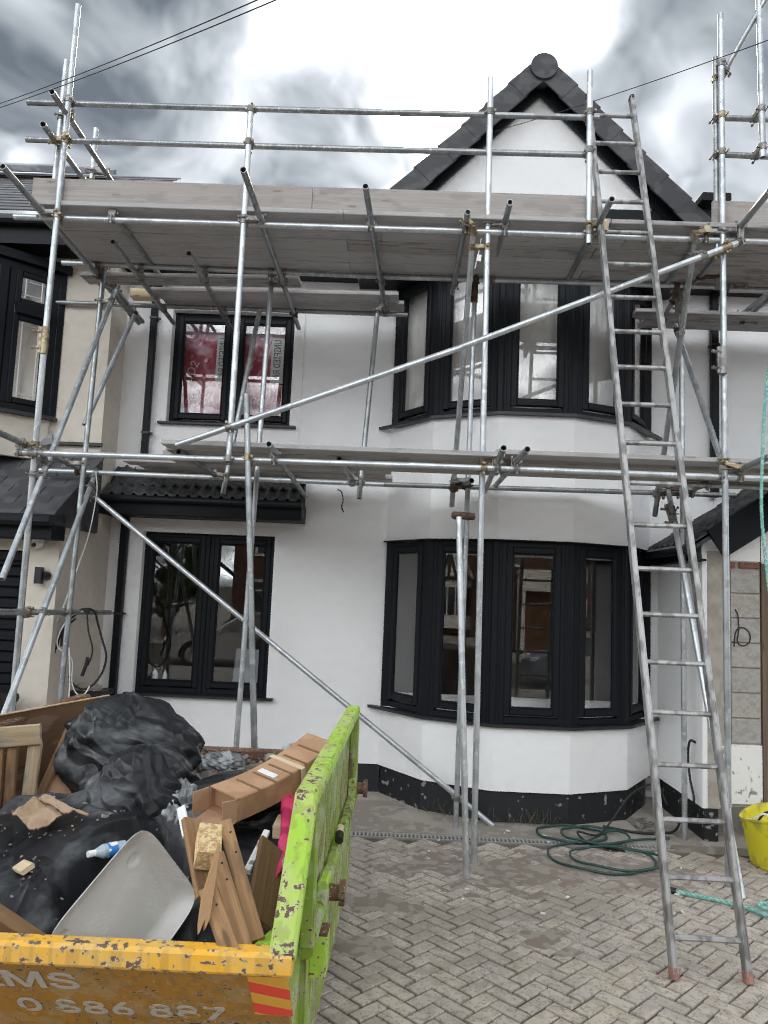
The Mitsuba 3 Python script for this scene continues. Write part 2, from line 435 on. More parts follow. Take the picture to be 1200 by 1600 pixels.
# ------------------------------------------------------------------ ground
GR = put('ground', slab(sbox(-60, -70, 60, 60), -0.30, 0.18), 'pavement_slab', label='wide level ground under the houses and the street', kind='structure')
put('road', slab(sbox(-60, -11.5, 60, -3.2), -0.12, 0.02), 'asphalt', label='grey asphalt road running past the houses', kind='structure')
put('pavement', slab(sbox(-60, -3.2, 60, 0.9), -0.12, 0.116), 'pavement_slab', label='pale slab pavement beside the road', kind='structure')
DW = put('driveway', slab(sbox(-9, 0.9, 9, 6.72), -0.12, 0.108), 'joint_sand', label='block paved driveway in herringbone with sandy joints', kind='structure')
put('apron', slab(sbox(-9, 6.89, 9, 9.4), -0.12, 0.117), 'apron_concrete', label='dusty strip of paving between the drain and the house wall', kind='structure')

# herringbone at 45 degrees: 0.2 x 0.1 blocks on a 0.1 grid along a = (1,1)/sqrt2, b = (-1,1)/sqrt2
ea, eb = V(1, 1) / math.sqrt(2), V(-1, 1) / math.sqrt(2)
org = V(0.985, 4.555) - 0.1 * eb
near, far_mb = [], MB()
for m in range(-60, 60):
    for k in range(-120, 120):
        for cells in (((0, 0), 2, 1), ((2, -1), 1, 2)):
            (ca, cb), la, lb = cells
            a0, b0 = (ca + k + 2 * m) * 0.1, (cb + k - 2 * m) * 0.1
            c = org + ea * (a0 + la * 0.05) + eb * (b0 + lb * 0.05)
            if not (-8.5 < c[0] < 8.5 and 1.0 < c[1] < 6.66):
                continue
            near.append((c[0], c[1], la, lb))
vis = [q for q in near if -0.36 < q[0] < 3.4 and q[1] > 3.55 and q[0] < 0.55 * q[1] + 0.15]
vis.sort(key=lambda q: q[1])
own = set(vis[:298])


def paver_mesh(mb, q):
    x, y, la, lb = q
    wa = la * 0.1 - rng.uniform(0.011, 0.018)
    wb = lb * 0.1 - rng.uniform(0.011, 0.018)
    h = rng.uniform(-0.004, 0.002)
    w = rng.normal(0, 0.006)
    cc, ss = math.cos(w), math.sin(w)
    e1, e2 = cc * ea + ss * eb, cc * eb - ss * ea
    if la == 2:
        p0, p1, ww = V(x, y) - e1 * wa / 2, V(x, y) + e1 * wa / 2, wb
    else:
        p0, p1, ww = V(x, y) - e2 * wb / 2, V(x, y) + e2 * wb / 2, wa
    mb.bar((*p0, -0.022 + h), (*p1, -0.022 + h), ww, 0.046, ch=0.005)


for q in near:
    if q in own:
        mb = MB(); paver_mesh(mb, q)
        yel = 0.95 < q[0] < 1.25 and 3.9 < q[1] < 4.65
        put('driveway__block', mb, PAVERS[4] if yel and rng.random() < 0.55 else PAVERS[int(rng.integers(0, 4))])
    elif q[1] > 2.6 or abs(q[0]) > 2.2 or True:
        paver_mesh(far_mb, q)
put('driveway__paving', far_mb, PAVERS[0], label='herringbone paving blocks farther off and to the sides', kind='stuff')

# line drain
DR = thing('drain_channel', 'slotted grey drain channel set in the paving in front of the bay', 'drain')
mb = MB()
mb.block((-8, 6.745, -0.02), (2.46, 6.757, 0.002), 0.001); mb.block((-8, 6.853, -0.02), (2.46, 6.865, 0.002), 0.001)
x = -1.4
while x < 2.44:
    mb.block((x, 6.757, -0.018), (x + 0.016, 6.853, 0.001), 0.001); x += 0.034
mb.block((-8, 6.757, -0.018), (-1.4, 6.853, 0.001), 0.001)
put(DR + '__grate', mb, 'grate_metal')
mb = MB()
mb.block((-8, 6.722, -0.06), (2.47, 6.743, 0.0), 0.001); mb.block((-8, 6.867, -0.06), (2.47, 6.888, 0.0), 0.001); mb.block((-8, 6.743, -0.09), (2.47, 6.867, -0.07), 0.001)
put(DR + '__channel', mb, 'channel_concrete')

# sand lying on the paving: low ragged heaps
def sand_patch(cx, cy, rx, ry, seed, h=0.007):
    n = 46
    gx, gy = np.meshgrid(np.linspace(-1.25, 1.25, n), np.linspace(-1.25, 1.25, n))
    r = np.hypot(gx, gy)
    P = np.stack([cx + gx * rx, cy + gy * ry, 0 * gx], -1)
    rag = nfbm(P * [7, 7, 0] + seed * 3.1, 4, seed) - 0.5
    hh = h * np.clip(1.0 - r + 1.5 * rag, -0.6, 1.0) - 0.001
    v = np.stack([P[..., 0], P[..., 1], hh], -1).reshape(-1, 3)
    f = [(i * n + j, i * n + j + 1, (i + 1) * n + j + 1, (i + 1) * n + j) for i in range(n - 1) for j in range(n - 1)]
    v, f = np.array(v), np.array(f)
    keep = (v[f][:, :, 2] > -0.0035).all(1)
    f = f[keep]
    return trimesh.Trimesh(v, np.vstack([f[:, [0, 1, 2]], f[:, [0, 2, 3]]]), process=False)


SANDS = [(1.02, 4.92, 0.17, 0.17, 3), (0.02, 5.35, 0.22, 0.20, 5), (-0.1, 4.72, 0.15, 0.12, 8), (0.95, 6.05, 0.85, 0.42, 9), (1.75, 6.2, 0.9, 0.35, 11)]
put('sand', trimesh.util.concatenate([sand_patch(*s) for s in SANDS]), 'loose_sand', smooth=True, label='brown sand spilled in ragged patches over the paving blocks', category='sand', kind='stuff')

# ------------------------------------------------------------------ the house
YF = 8.2
HS = thing('house', 'white rendered two storey house with black windows and a gable over its bay', 'house')
BAY = [V(-0.09, 8.2), V(0.34, 7.6), V(0.97, 7.3), V(1.69, 7.3), V(2.30, 7.57), V(2.71, 8.2)]
ZP, ZS, ZH, ZS2, ZH2 = 0.28, 0.885, 2.60, 3.83, 5.36       # plinth top, lower sill and head, upper sill and head
UW = (-2.545, -1.195, 3.80, 5.07)
LW = (-2.70, -1.285, 0.905, 2.605)
main = sbox(-3.06, ZP, 3.39, 5.62).difference(shapely.union_all([sbox(UW[0], UW[2], UW[1], UW[3]), sbox(LW[0], LW[2], LW[1], LW[3]), sbox(-0.06, ZS + .1, 2.68, ZH - .1), sbox(-0.06, ZS2 + .1, 2.68, ZH2 - .1)]))
put(HS + '__wall', wall_xz(main, YF, 0.28), 'white_render')
# the left part of the upper wall stands a little proud, as its thicker render does
put(HS + '__wall', wall_xz(sbox(-2.86, 3.2, -1.085, 5.6).difference(sbox(UW[0], UW[2], UW[1], UW[3])), YF - 0.018, 0.016), 'white_render')


def bay_wall(z0, z1, t=0.11):
    P = [p.copy() for p in BAY]
    outer = Polygon(P)
    inner = Polygon([P[0] + V(t, 0.02), P[1] + V(t * .8, t * .6), P[2] + V(t * .3, t), P[3] + V(-t * .3, t), P[4] + V(-t * .8, t * .6), P[5] + V(-t, 0.02)])
    ring = outer.difference(inner)
    return slab(ring, z0, z1 - z0)


put(HS + '__bay_wall', bay_wall(ZP, ZS), 'white_render')
put(HS + '__bay_wall', bay_wall(ZH, ZS2), 'white_render')
ins = Polygon([p + V(0, 0.03) if 0 < i < 5 else p + V(0.03 if i == 0 else -0.03, 0) for i, p in enumerate(BAY)])
put(HS + '__plinth', trimesh.util.concatenate([slab(ins, -0.1, 0.1 + ZP - 0.003), wall_xz(sbox(-3.06, -0.1, -0.07, ZP - 0.003), YF + 0.02, 0.1)]), 'black_plinth', label='black painted plinth flecked with white along the foot of the wall')
# thin drip beads where render stops above each window
mb = MB()
for i in range(5):
    a, b = BAY[i], BAY[i + 1]
    d = unit(b - a); nrm = V(d[1], -d[0])
    mb.bar((*(a + nrm * 0.012), ZH - 0.006), (*(b + nrm * 0.012), ZH - 0.006), 0.05, 0.012)
put(HS + '__drip_bead', mb, 'anthracite')

# rooms seen dimly through the glass
def room(x0, x1, y0, y1, z0, z1):
    t = 0.1
    ms = [slab(sbox(x0, y0, x1, y1), z1, t), wall_xz(sbox(x0, z0, x1, z1), y1, t), wall_yz(sbox(y0, z0, y1, z1), x0 - t, t), wall_yz(sbox(y0, z0, y1, z1), x1, t)]
    return trimesh.util.concatenate(ms), slab(sbox(x0, y0, x1, y1), z0 - t, t)


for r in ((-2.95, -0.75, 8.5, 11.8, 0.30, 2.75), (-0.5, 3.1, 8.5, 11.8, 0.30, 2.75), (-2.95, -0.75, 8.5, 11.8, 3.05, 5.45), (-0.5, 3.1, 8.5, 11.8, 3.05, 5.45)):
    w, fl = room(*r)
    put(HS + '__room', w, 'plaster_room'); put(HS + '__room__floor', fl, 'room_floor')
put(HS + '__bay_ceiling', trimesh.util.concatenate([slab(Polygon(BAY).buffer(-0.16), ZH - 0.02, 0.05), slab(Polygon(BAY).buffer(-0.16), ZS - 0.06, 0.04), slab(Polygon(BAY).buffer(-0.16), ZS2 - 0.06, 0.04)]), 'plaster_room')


def profile_frame(mb, o, ux, nrm, w, h, fw, depth, ch=0.006):
    """rectangular frame of bars in the plane (ux, z) at o (lower left corner); front face towards nrm"""
    o, ux, nrm = V(o), V(ux), V(nrm)
    z = V(0, 0, 1)
    c = -nrm * depth / 2
    mb.bar(o + ux * fw / 2 + c, o + ux * fw / 2 + z * h + c, fw, depth, nrm, ch)
    mb.bar(o + ux * (w - fw / 2) + c, o + ux * (w - fw / 2) + z * h + c, fw, depth, nrm, ch)
    mb.bar(o + ux * fw + z * fw / 2 + c, o + ux * (w - fw) + z * fw / 2 + c, fw, depth, nrm, ch)
    mb.bar(o + ux * fw + z * (h - fw / 2) + c, o + ux * (w - fw) + z * (h - fw / 2) + c, fw, depth, nrm, ch)


def pane_mesh(o, ux, w, h):
    o, ux = V(o), V(ux)
    z = V(0, 0, 1)
    return trimesh.Trimesh([o, o + ux * w, o + ux * w + z * h, o + z * h], [(0, 1, 2), (0, 2, 3)], process=False)


def light(mb_frame, key, o, ux, nrm, w, h, outer, sash, bottom=0.0):
    """outer frame member, then a sash ring a little proud of it, then the pane"""
    o, ux, nrm = V(o), V(ux), V(nrm)
    z = V(0, 0, 1)
    profile_frame(mb_frame, o, ux, nrm, w, h, outer, 0.07)
    so = o + ux * (outer - 0.012) + z * (outer - 0.012 + bottom) + nrm * 0.014
    sw, sh = w - 2 * outer + 0.024, h - 2 * outer + 0.024 - bottom
    sm = MB(); profile_frame(sm, so, ux, nrm, sw, sh, sash, 0.055, 0.010)
    # glazing bead inside the sash
    profile_frame(sm, so + ux * (sash - 0.002) + z * (sash - 0.002) - nrm * 0.012, ux, nrm, sw - 2 * sash + .004, sh - 2 * sash + .004, 0.014, 0.03, 0.006)
    put(key + '__sash', sm, 'anthracite')
    g = sash + 0.010
    put(key + '__pane', pane_mesh(so + ux * g + z * g - nrm * 0.028, ux, sw - 2 * g, sh - 2 * g), 'pane_glass')


def flat_window(x0, x1, z0, z1, y):
    k = numbered(HS + '__window')
    fr = MB()
    m = (x0 + x1) / 2
    light(fr, k, (x0, y, z0), (1, 0, 0), (0, -1, 0), m - x0 - 0.001, z1 - z0, 0.055, 0.062, 0.02)
    light(fr, k, (m + 0.001, y, z0), (1, 0, 0), (0, -1, 0), x1 - m - 0.001, z1 - z0, 0.055, 0.062, 0.02)
    put(k + '__frame', fr, 'anthracite')
    sb = MB()
    sb.bar((x0 - 0.075, y - 0.075, z0 - 0.012), (x1 + 0.075, y - 0.075, z0 - 0.012), 0.17, 0.026, ch=0.004)
    put(k + '__sill', sb, 'black_metal')
    return k


W1 = flat_window(*UW, YF + 0.085)
W2 = flat_window(*LW, YF + 0.085)


def bay_window(z0, z1):
    k = numbered(HS + '__bay_window')
    fr, posts = MB(), MB()
    sill_pts = []
    inset = 0.035
    B = [p + V(0.02 if i == 0 else (-0.02 if i == 5 else 0), inset if 0 < i < 5 else 0.0) for i, p in enumerate(BAY)]
    for i in range(5):
        a, b = B[i], B[i + 1]
        d = unit(b - a); nrm = V(d[1], -d[0], 0.0); L = np.linalg.norm(b - a)
        ux = V(d[0], d[1], 0.0)
        light(fr, k, (a[0] + d[0] * 0.05, a[1] + d[1] * 0.05, z0), ux, nrm, L - 0.10, z1 - z0, 0.06, 0.066, 0.03)
    for i, p in enumerate(B):        # corner posts with ribs
        if i in (0, 5):
            posts.bar((p[0] + (0.03 if i == 0 else -0.03), p[1] - 0.02, z0), (p[0] + (0.03 if i == 0 else -0.03), p[1] - 0.02, z1), 0.085, 0.11, (0, 1, 0), 0.006)
            continue
        d0, d1 = unit(p - B[i - 1]), unit(B[i + 1] - p)
        nrm = unit(V(d0[1], -d0[0]) + V(d1[1], -d1[0]))
        q = p - nrm * 0.028
        posts.bar((*q, z0), (*q, z1), 0.075, 0.085, (*nrm, 0), 0.016)
        for sgn, d in ((-1, d0), (1, d1)):
            r = p + sgn * d * 0.047 - V(d[1], -d[0]) * 0.03
            posts.bar((*r, z0), (*r, z1), 0.028, 0.078, (d[1], -d[0], 0), 0.006)
    put(k + '__frame', fr, 'anthracite')
    put(k + '__corner_post', posts, 'anthracite')
    S0 = Polygon([BAY[0] + V(-0.13, -0.02), BAY[1] + V(-0.035, -0.045), BAY[2] + V(-0.015, -0.055), BAY[3] + V(0.015, -0.055), BAY[4] + V(0.035, -0.045), BAY[5] + V(0.13, -0.02), BAY[5] + V(0.10, -0.001), BAY[4] + V(-0.12, 0.12), BAY[3] + V(-.05, .16), BAY[2] + V(.05, .16), BAY[1] + V(0.12, 0.12), BAY[0] + V(-0.10, -0.001)])
    put(k + '__sill', slab(S0, z0 - 0.028, 0.027), 'black_metal')
    return k


bay_window(ZS + 0.002, ZH - 0.013)
bay_window(ZS2 + 0.002, ZH2)

# dust sheet hanging inside the first two lights of the upper bay
def wavy_sheet(p0, p1, z0, z1, seed, amp=0.03, nx=30, nz=24):
    p0, p1 = V(p0), V(p1)
    d = unit(p1 - p0); nn = V(-d[1], d[0])
    v = []
    for k in range(nz):
        for i in range(nx):
            t, s = i / (nx - 1), k / (nz - 1)
            q = p0 + (p1 - p0) * t
            w = amp * (nfbm(V(t * 7 + seed, s * 2.0, seed * 1.7), 3) - 0.5) * 2
            v.append((*(q + nn * w), z0 + (z1 - z0) * s))
    f = [(k * nx + i, k * nx + i + 1, (k + 1) * nx + i + 1, (k + 1) * nx + i) for k in range(nz - 1) for i in range(nx - 1)]
    return V(v), np.array(f)


mat('sheet_cotton', lambda p, n, uv: mix((0.47, 0.46, 0.43), (0.60, 0.59, 0.56), blot(p, 3.0)), 0.8)
ds = thing('dust_sheet', 'pale dust sheets hung inside the upper bay window', 'sheet')
put(ds + '__left_fold', wavy_sheet((0.05, 8.16), (0.42, 7.72), 3.80, 5.3, 2), 'sheet_cotton', smooth=True)
for i_, (xa, ya, xb, yb) in enumerate(((0.50, 7.66, 0.98, 7.44), (1.02, 7.43, 1.66, 7.43), (1.70, 7.45, 2.20, 7.69))):
    put(ds + '__middle_fold', wavy_sheet((xa, ya + .06), (xb, yb + .06), 3.80, 5.3, 6 + i_), 'sheet_cotton', smooth=True)
put(ds + '__right_fold', wavy_sheet((2.26, 7.72), (2.56, 8.14), 3.80, 5.3, 4), 'sheet_cotton', smooth=True)

# red printed insulation packs stacked behind the upper left window
def film_col(p, n, uv):
    wr = fbm(p.x * 5 + p.z * 2, p.z * 6, 0.0, 4)
    red, pale = mi.Color3f(0.30, 0.022, 0.048), mi.Color3f(0.56, 0.36, 0.44)
    t = smoothstep(4.66, 4.82, p.z + 0.5 * (wr - 0.5)) + smoothstep(4.06, 3.96, p.z + 0.5 * (wr - 0.5))
    c = red * (1 - dr.clip(t, 0, 1)) + pale * dr.clip(t, 0, 1)
    return c


mat('printed_film', film_col, 0.22, spec=0.7)
mat('film_paper', (0.55, 0.56, 0.53), 0.5)
mat('film_ink', (0.12, 0.14, 0.155), 0.5)
mat('film_white', (0.52, 0.36, 0.39), 0.4)
mat('leaning_white', (0.30, 0.33, 0.38), 0.6)
for i, (x0, x1, wh) in enumerate(((-2.47, -1.89, 'left'), (-1.86, -1.27, 'right'))):
    pk = thing('insulation_pack', f'red and pink plastic wrapped pack behind the {wh} light of the upper left window', 'packaging', 'wrapped packs behind the window')
    n = 60
    gx, gz = np.meshgrid(np.linspace(x0, x1, n), np.linspace(3.86, 5.04, n))
    rid = np.abs(nfbm(np.stack([gx * 5 + i * 3, gz * 4, 0 * gx], -1), 4, 3 + i) - 0.5) * 2
    y = 8.47 - 0.035 * rid
    v = np.vstack([np.stack([gx, y, gz], -1).reshape(-1, 3)])
    f = np.array([(k * n + j, k * n + j + 1, (k + 1) * n + j + 1, (k + 1) * n + j) for k in range(n - 1) for j in range(n - 1)])
    put(pk + '__film', (v, f), 'printed_film', smooth=True)
    lx = x1 - 0.13
    mb = MB(); mb.block((lx - 0.075, 8.418, 4.34), (lx + 0.075, 8.426, 4.86), 0.002)
    put(pk + '__paper_label', mb, 'film_paper')
    tm = text_mesh('UNIFIED RA', 0.075, 0.002, bold=True)
    tm.apply_transform(np.diag([0.75, 1, 1, 1]))
    # lettering runs up the label and is seen from its back, so reversed
    put(pk + '__lettering', place(tm, (lx + 0.03, 8.4165, 4.845), (0, 0, -1), (-1, 0, 0), (0, 1, 0)), 'film_ink')
    for tx, zz, hh, an in (('CO2', 4.30, 0.09, 70), ('CGO', 4.12, 0.07, -12)):
        tm = text_mesh(tx, hh, 0.002)
        a = math.radians(an)
        put(pk + '__print', place(tm, (x0 + 0.10, 8.4155, zz), (math.cos(a), 0, math.sin(a)), (-math.sin(a), 0, math.cos(a)), (0, -1, 0)), 'film_white')

# things on the inside sills
def bottle(key, base, r, h, body, cap, label, group=None, band=None):
    base = V(base)
    t = thing(key, label, 'bottle', group)
    prof = [(0, 0), (r * .92, 0), (r, 0.008), (r, 0.62 * h), (r * .85, 0.72 * h), (r * .38, 0.86 * h), (r * .36, 0.93 * h), (0, 0.93 * h)]
    m = trimesh.creation.revolve(prof, sections=20); m.apply_translation(base)
    put(t + '__body', m, body, smooth=30)
    put(t + '__cap', cyl(base + V(0, 0, .90 * h), base + V(0, 0, h), r * .44, 12), cap, smooth=30)
    if band:
        put(t + '__label', cyl(base + V(0, 0, .25 * h), base + V(0, 0, .55 * h), r * 1.02, 20, caps=False), band, smooth=30)
    return t


mb = MB(); mb.block((-2.66, 8.42, LW[2] + 0.005), (-1.32, 8.62, LW[2] + 0.03), 0.004)
put(HS + '__window_board', mb, 'white_plastic')
bottle('spray_can', (-2.56, 8.5, LW[2] + 0.03), 0.032, 0.21, 'white_plastic', 'black_rubber', 'white can with a black cap in the left corner of the lower window', None, None)
bottle('glue_bottle', (-2.45, 8.5, LW[2] + 0.03), 0.026, 0.19, 'white_plastic', 'red_rubber', 'white bottle with a red cap beside the can in the lower window')
bottle('water_bottle', (1.80, 7.66, ZS + 0.01), 0.036, 0.17, 'water_plastic', 'white_plastic', 'small clear water bottle with blue label on the bay window sill', None, 'blue_label')
mb = MB(); mb.bar((-1.75, 8.75, 1.05), (-1.35, 8.68, 1.05), 0.03, 0.62, (0.25, 0.15, 1), 0.004)
put('leaning_panel', mb, 'leaning_white', label='pale panel leaning behind the right light of the lower left window', category='panel')
put('coiled_flex', cable([(-2.2, 8.52, .95), (-2.12, 8.5, .99), (-2.0, 8.5, 1.0), (-1.93, 8.52, .95)], 0.008), 'white_plastic', smooth=True, label='short white cable arching over the sill of the lower left window', category='cable')

# gable over the bay
GX, GZ, GY = 1.305, 7.22, 7.42
SL = 1.02
put(HS + '__gable_wall', wall_xz(Polygon([(GX - 1.2, GZ - 1.2 * SL - .02), (GX + 1.2, GZ - 1.2 * SL - .02), (GX, GZ)]), GY, 0.15), 'white_render', smooth=False)
mb = MB()
for s in (-1, 1):       # barge boards under the verge
    p0, p1 = V(GX, GY - 0.05, GZ + 0.115), V(GX + s * 1.60, GY - 0.05, GZ + 0.115 - 1.60 * SL)
    mb.bar(p0, p1, 0.05, 0.25, (s * SL, 0, 1), 0.004)
put(HS + '__barge_board', mb, 'anthracite')
mb = MB(); mb.block((-0.35, GY - 0.06, 5.55), (2.86, GY + 0.02, GZ - 1.2 * SL - 0.03), 0.006)
put(HS + '__fascia', mb, 'anthracite')
put(HS + '__soffit', slab(Polygon([(-0.5, 8.19), (-0.5, 7.36), (2.9, 7.36), (2.9, 8.19)]), 5.38, 0.16), 'anthracite')
mb = MB(); mb.block((-0.5, 7.31, 5.36), (2.9, 7.358, 5.545), 0.004); put(HS + '__fascia', mb, 'anthracite_gloss')
# gable roof: two slopes, with stepped verge tiles
for s in (-1, 1):
    u = unit(V(s, 0, -SL)); nrm = unit(V(s * SL, 0, 1))
    ridge = V(GX, 7.27, GZ + 0.24)
    a, b = ridge, ridge + u * 2.34
    A2, B2 = V(a[0], 11.4, a[2]), V(b[0], 8.6, b[2])
    q = [a, b, V(b[0], 8.3, b[2]), V(a[0], 10.6, a[2])]
    top = [x + nrm * 0.03 for x in q]; bot = [x - nrm * 0.02 for x in q]
    m = trimesh.Trimesh(top + bot, [(0, 1, 2), (0, 2, 3), (4, 6, 5), (4, 7, 6), (0, 4, 5), (0, 5, 1), (1, 5, 6), (1, 6, 2), (2, 6, 7), (2, 7, 3), (3, 7, 4), (3, 4, 0)], process=False)
    put(HS + '__gable_roof', flip_fix(m), 'roof_tile')
    for k in range(7):          # each verge tile caps the end of its course, overlapping the one below
        mb = MB()
        c0, c1 = ridge + u * (0.08 + k * 0.325), ridge + u * (0.08 + (k + 1) * 0.325 + 0.035)
        lift0, lift1 = nrm * 0.03, nrm * 0.050
        mb.bar(c0 + lift0 + V(0, 0.11, 0), c1 + lift1 + V(0, 0.11, 0), 0.32, 0.035, nrm, 0.012)
        mb.bar(c0 + lift0 - nrm * 0.105 + V(0, -0.058, 0), c1 + lift1 - nrm * 0.115 + V(0, -0.064, 0), 0.018, 0.215, nrm, 0.006)
        put(HS + '__verge_tile', mb, 'roof_tile')
m = trimesh.util.concatenate([flip_fix(cyl((GX, 7.17 + 0.45 * k, GZ + 0.125), (GX, 7.17 + 0.45 * k + 0.46, GZ + 0.125), 0.135 - 0.005 * (k % 2), 24)) for k in range(7)])
put(HS + '__ridge_tile', m, 'roof_tile', smooth=30)
mb = MB()
mb.block((2.78, 7.22, 5.66), (2.99, 7.75, 5.92), 0.02); mb.block((2.84, 7.1, 5.95), (3.12, 7.9, 6.03), 0.01)
put(HS + '__gutter_box', mb, 'anthracite')

# main roof behind, pitched up from the eaves; its courses show to the right of the gable
def pantiles(x0, x1, y0, y1, z0, slope, px=0.30, py=0.30):
    """rolled interlocking tiles, a stepped surface rising towards +y"""
    nx, ny = int((x1 - x0) / px * 8) + 1, int((y1 - y0) / py)
    xs = np.linspace(x0, x1, nx)
    prof = 0.028 * np.maximum(0, np.cos((xs - x0) / px * 2 * np.pi)) ** 1.5
    v, f = [], []
    for k in range(ny):
        ya, yb = y0 + k * py - 0.03, y0 + (k + 1) * py
        for y, lift in ((ya, -0.005), (ya, 0.045), (yb, 0.018)):
            for x, p in zip(xs, prof):
                v.append((x, y, z0 + slope * (y - y0) + lift + p))
        b = k * 3 * nx
        for r in range(2):
            for i in range(nx - 1):
                f.append((b + r * nx + i, b + r * nx + i + 1, b + (r + 1) * nx + i + 1, b + (r + 1) * nx + i))
    return np.array(v), np.array(f)


put(HS + '__roof_tiles', pantiles(2.95, 6.6, 7.92, 12.4, 5.62, 0.70), 'roof_tile', label='black rolled roof tiles right of the gable', kind='stuff')
m = trimesh.Trimesh([(-3.3, 7.9, 5.60), (6.6, 7.9, 5.60), (6.6, 12.4, 8.735), (-3.3, 12.4, 8.735), (6.6, 17, 5.5), (-3.3, 17, 5.5)], [(0, 1, 2), (0, 2, 3), (3, 2, 4), (3, 4, 5)], process=False)
put(HS + '__roof', m, 'roof_tile')
mb = MB(); mb.block((-3.05, 7.86, 5.44), (-0.52, 7.9, 5.62), 0.004); mb.block((-3.05, 7.9, 5.44), (-0.52, 8.18, 5.46), 0.002)
put(HS + '__eaves', mb, 'anthracite')
mb = MB(); mb.block((-3.06, 8.5, 0.0), (3.4, 8.6, 0.05)); mb.block((-3.06, 16.5, 0), (3.4, 16.6, 5.6))
put(HS + '__rear_wall', mb, 'white_render')


def square_pipe(path, w, key, clips=()):
    mb = MB()
    for a, b in zip(path[:-1], path[1:]):
        mb.bar(a, b, w, w, (0, -1, 0) if abs(a[1] - b[1]) < 0.01 else (0, 0, 1), 0.006)
    k = put(key, mb, 'anthracite')
    for c in clips:
        cm = MB(); cm.block((c[0] - w * .62, c[1] - w * .6, c[2] - 0.012), (c[0] + w * .62, c[1] + w * .75, c[2] + 0.012), 0.003)
        cm.block((c[0] + w * .62, c[1] - .01, c[2] - .01), (c[0] + w * .62 + 0.03, c[1] + 0.02, c[2] + .01), 0.003)
        put(k + '__clip', cm, 'black_metal')


square_pipe([(-2.735, 8.13, 5.46), (-2.735, 8.13, 3.28)], 0.066, HS + '__downpipe', [(-2.735, 8.13, 4.94), (-2.735, 8.13, 3.66)])
mb = MB(); mb.block((-2.79, 8.03, 5.27), (-2.68, 8.17, 5.42), 0.01); put(HS + '__hopper', mb, 'anthracite')
square_pipe([(-2.88, 8.13, 2.78), (-2.88, 8.13, 0.0)], 0.075, HS + '__downpipe', [(-2.88, 8.13, 1.72)])
square_pipe([(3.375, 8.13, 5.46), (3.375, 8.13, 3.2)], 0.075, HS + '__downpipe', [(3.375, 8.13, 4.86), (3.375, 8.13, 3.55)])

# pent roof over the lower left window
PR = HS + '__porch_roof'
put(PR, wall_yz(Polygon([(7.86, 2.83), (8.19, 2.83), (8.19, 3.24), (7.86, 2.955)]), -3.04, 2.06), 'anthracite', smooth=False)
mb = MB(); mb.block((-3.05, 7.80, 2.745), (-0.965, 7.84, 2.90), 0.006)
mb.block((-3.05, 7.84, 2.745), (-0.965, 8.185, 2.775), 0.003); mb.block((-0.985, 7.842, 2.776), (-0.965, 8.185, 2.93), 0.002)
put(PR + '__fascia', mb, 'anthracite')
mb = MB(); mb.bar((-3.05, 7.765, 2.905), (-0.96, 7.765, 2.905), 0.085, 0.065, ch=0.02)
put(PR + '__gutter', mb, 'anthracite_gloss')


def roll_tile(x, y, z, slope, w, ln, mirror=False):
    """one rolled interlocking tile: a flat pan and a roll, lower edge proud"""
    xs = np.array([0, .12, .3, .5, .62, .72, .82, .92, 1.0]) * w
    zs = np.array([0.014, 0.004, 0.0, 0.0, 0.008, 0.024, 0.030, 0.024, 0.012])
    c = math.sqrt(1 + slope * slope)
    v = []
    for t, lift in ((0, 0.018), (ln / c, 0.0)):
        for a, b in zip(xs, zs):
            v.append((x + a, y + t, z + slope * t + lift + b))
    for a, b in zip(xs, zs):
        v.append((x + a, y, z + 0.018 + b - 0.022))
    n = len(xs)
    f = []
    for i in range(n - 1):
        f += [(i, i + 1, n + i + 1), (i, n + i + 1, n + i), (2 * n + i, 2 * n + i + 1, i + 1), (2 * n + i, i + 1, i)]
    f += [(0, n, 2 * n), (n - 1, 3 * n - 1, 2 * n - 1)]
    return trimesh.Trimesh(v, f, process=False)


for row in range(3):
    for k in range(18):
        x = -3.03 + k * 0.1135 + (0.045 if row % 2 else 0)
        if x + 0.11 > -0.95:
            continue
        put(PR + '__tile', roll_tile(x, 7.815 + row * 0.125, 2.945 + row * 0.112, 0.88, 0.117, 0.20), 'roof_tile', smooth=30)

# cable stub hanging out of the wall
put('wall_cable', cable([(-0.634, 8.190, 3.134), (-0.594, 8.130, 3.106), (-0.570, 8.130, 3.025), (-0.579, 8.120, 2.941), (-0.556, 8.110, 2.886)], 0.006), 'black_rubber', smooth=True, label='short wire hanging loose from the white wall under the lower platform', category='cable')

# ------------------------------------------------------------------ side garage on the right, its front wall still bare block
GA = thing('side_garage', 'unfinished side garage with bare block front and black tiled lean-to roof', 'garage')
gx, gy = 2.88, 7.04
put(GA + '__side_wall', wall_yz(sbox(gy, ZP, 8.19, 2.60), 2.80, 0.14), 'white_render')
put(GA + '__side_plinth', wall_yz(sbox(gy, -0.1, 8.19, ZP - .003), 2.82, 0.12), 'black_plinth', label='black plinth of the side wall, flaking')
mb = MB(); mb.block((2.80, gy - 0.012, ZP), (2.845, gy - 0.001, 2.52), 0.004); put(GA + '__corner_bead', mb, 'white_plastic')
put(GA + '__pier', wall_xz(sbox(2.846, 0.28, 3.055, 2.55), gy - 0.008, 0.12), 'mortar')
zb = 0.845
for k in range(7):
    zt = zb + 0.2215
    mb = MB(); mb.block((3.062, gy - 0.004 - rng.uniform(0, .006), zb + 0.006), (3.318, gy + 0.1, zt - 0.006), 0.006)
    put(GA + '__block', mb, 'block_grey' if k % 2 == 0 else 'block_buff'); zb = zt
put(GA + '__front_wall', wall_xz(sbox(3.04, 0.3, 3.33, 2.46), gy + 0.012, 0.08), 'mortar')
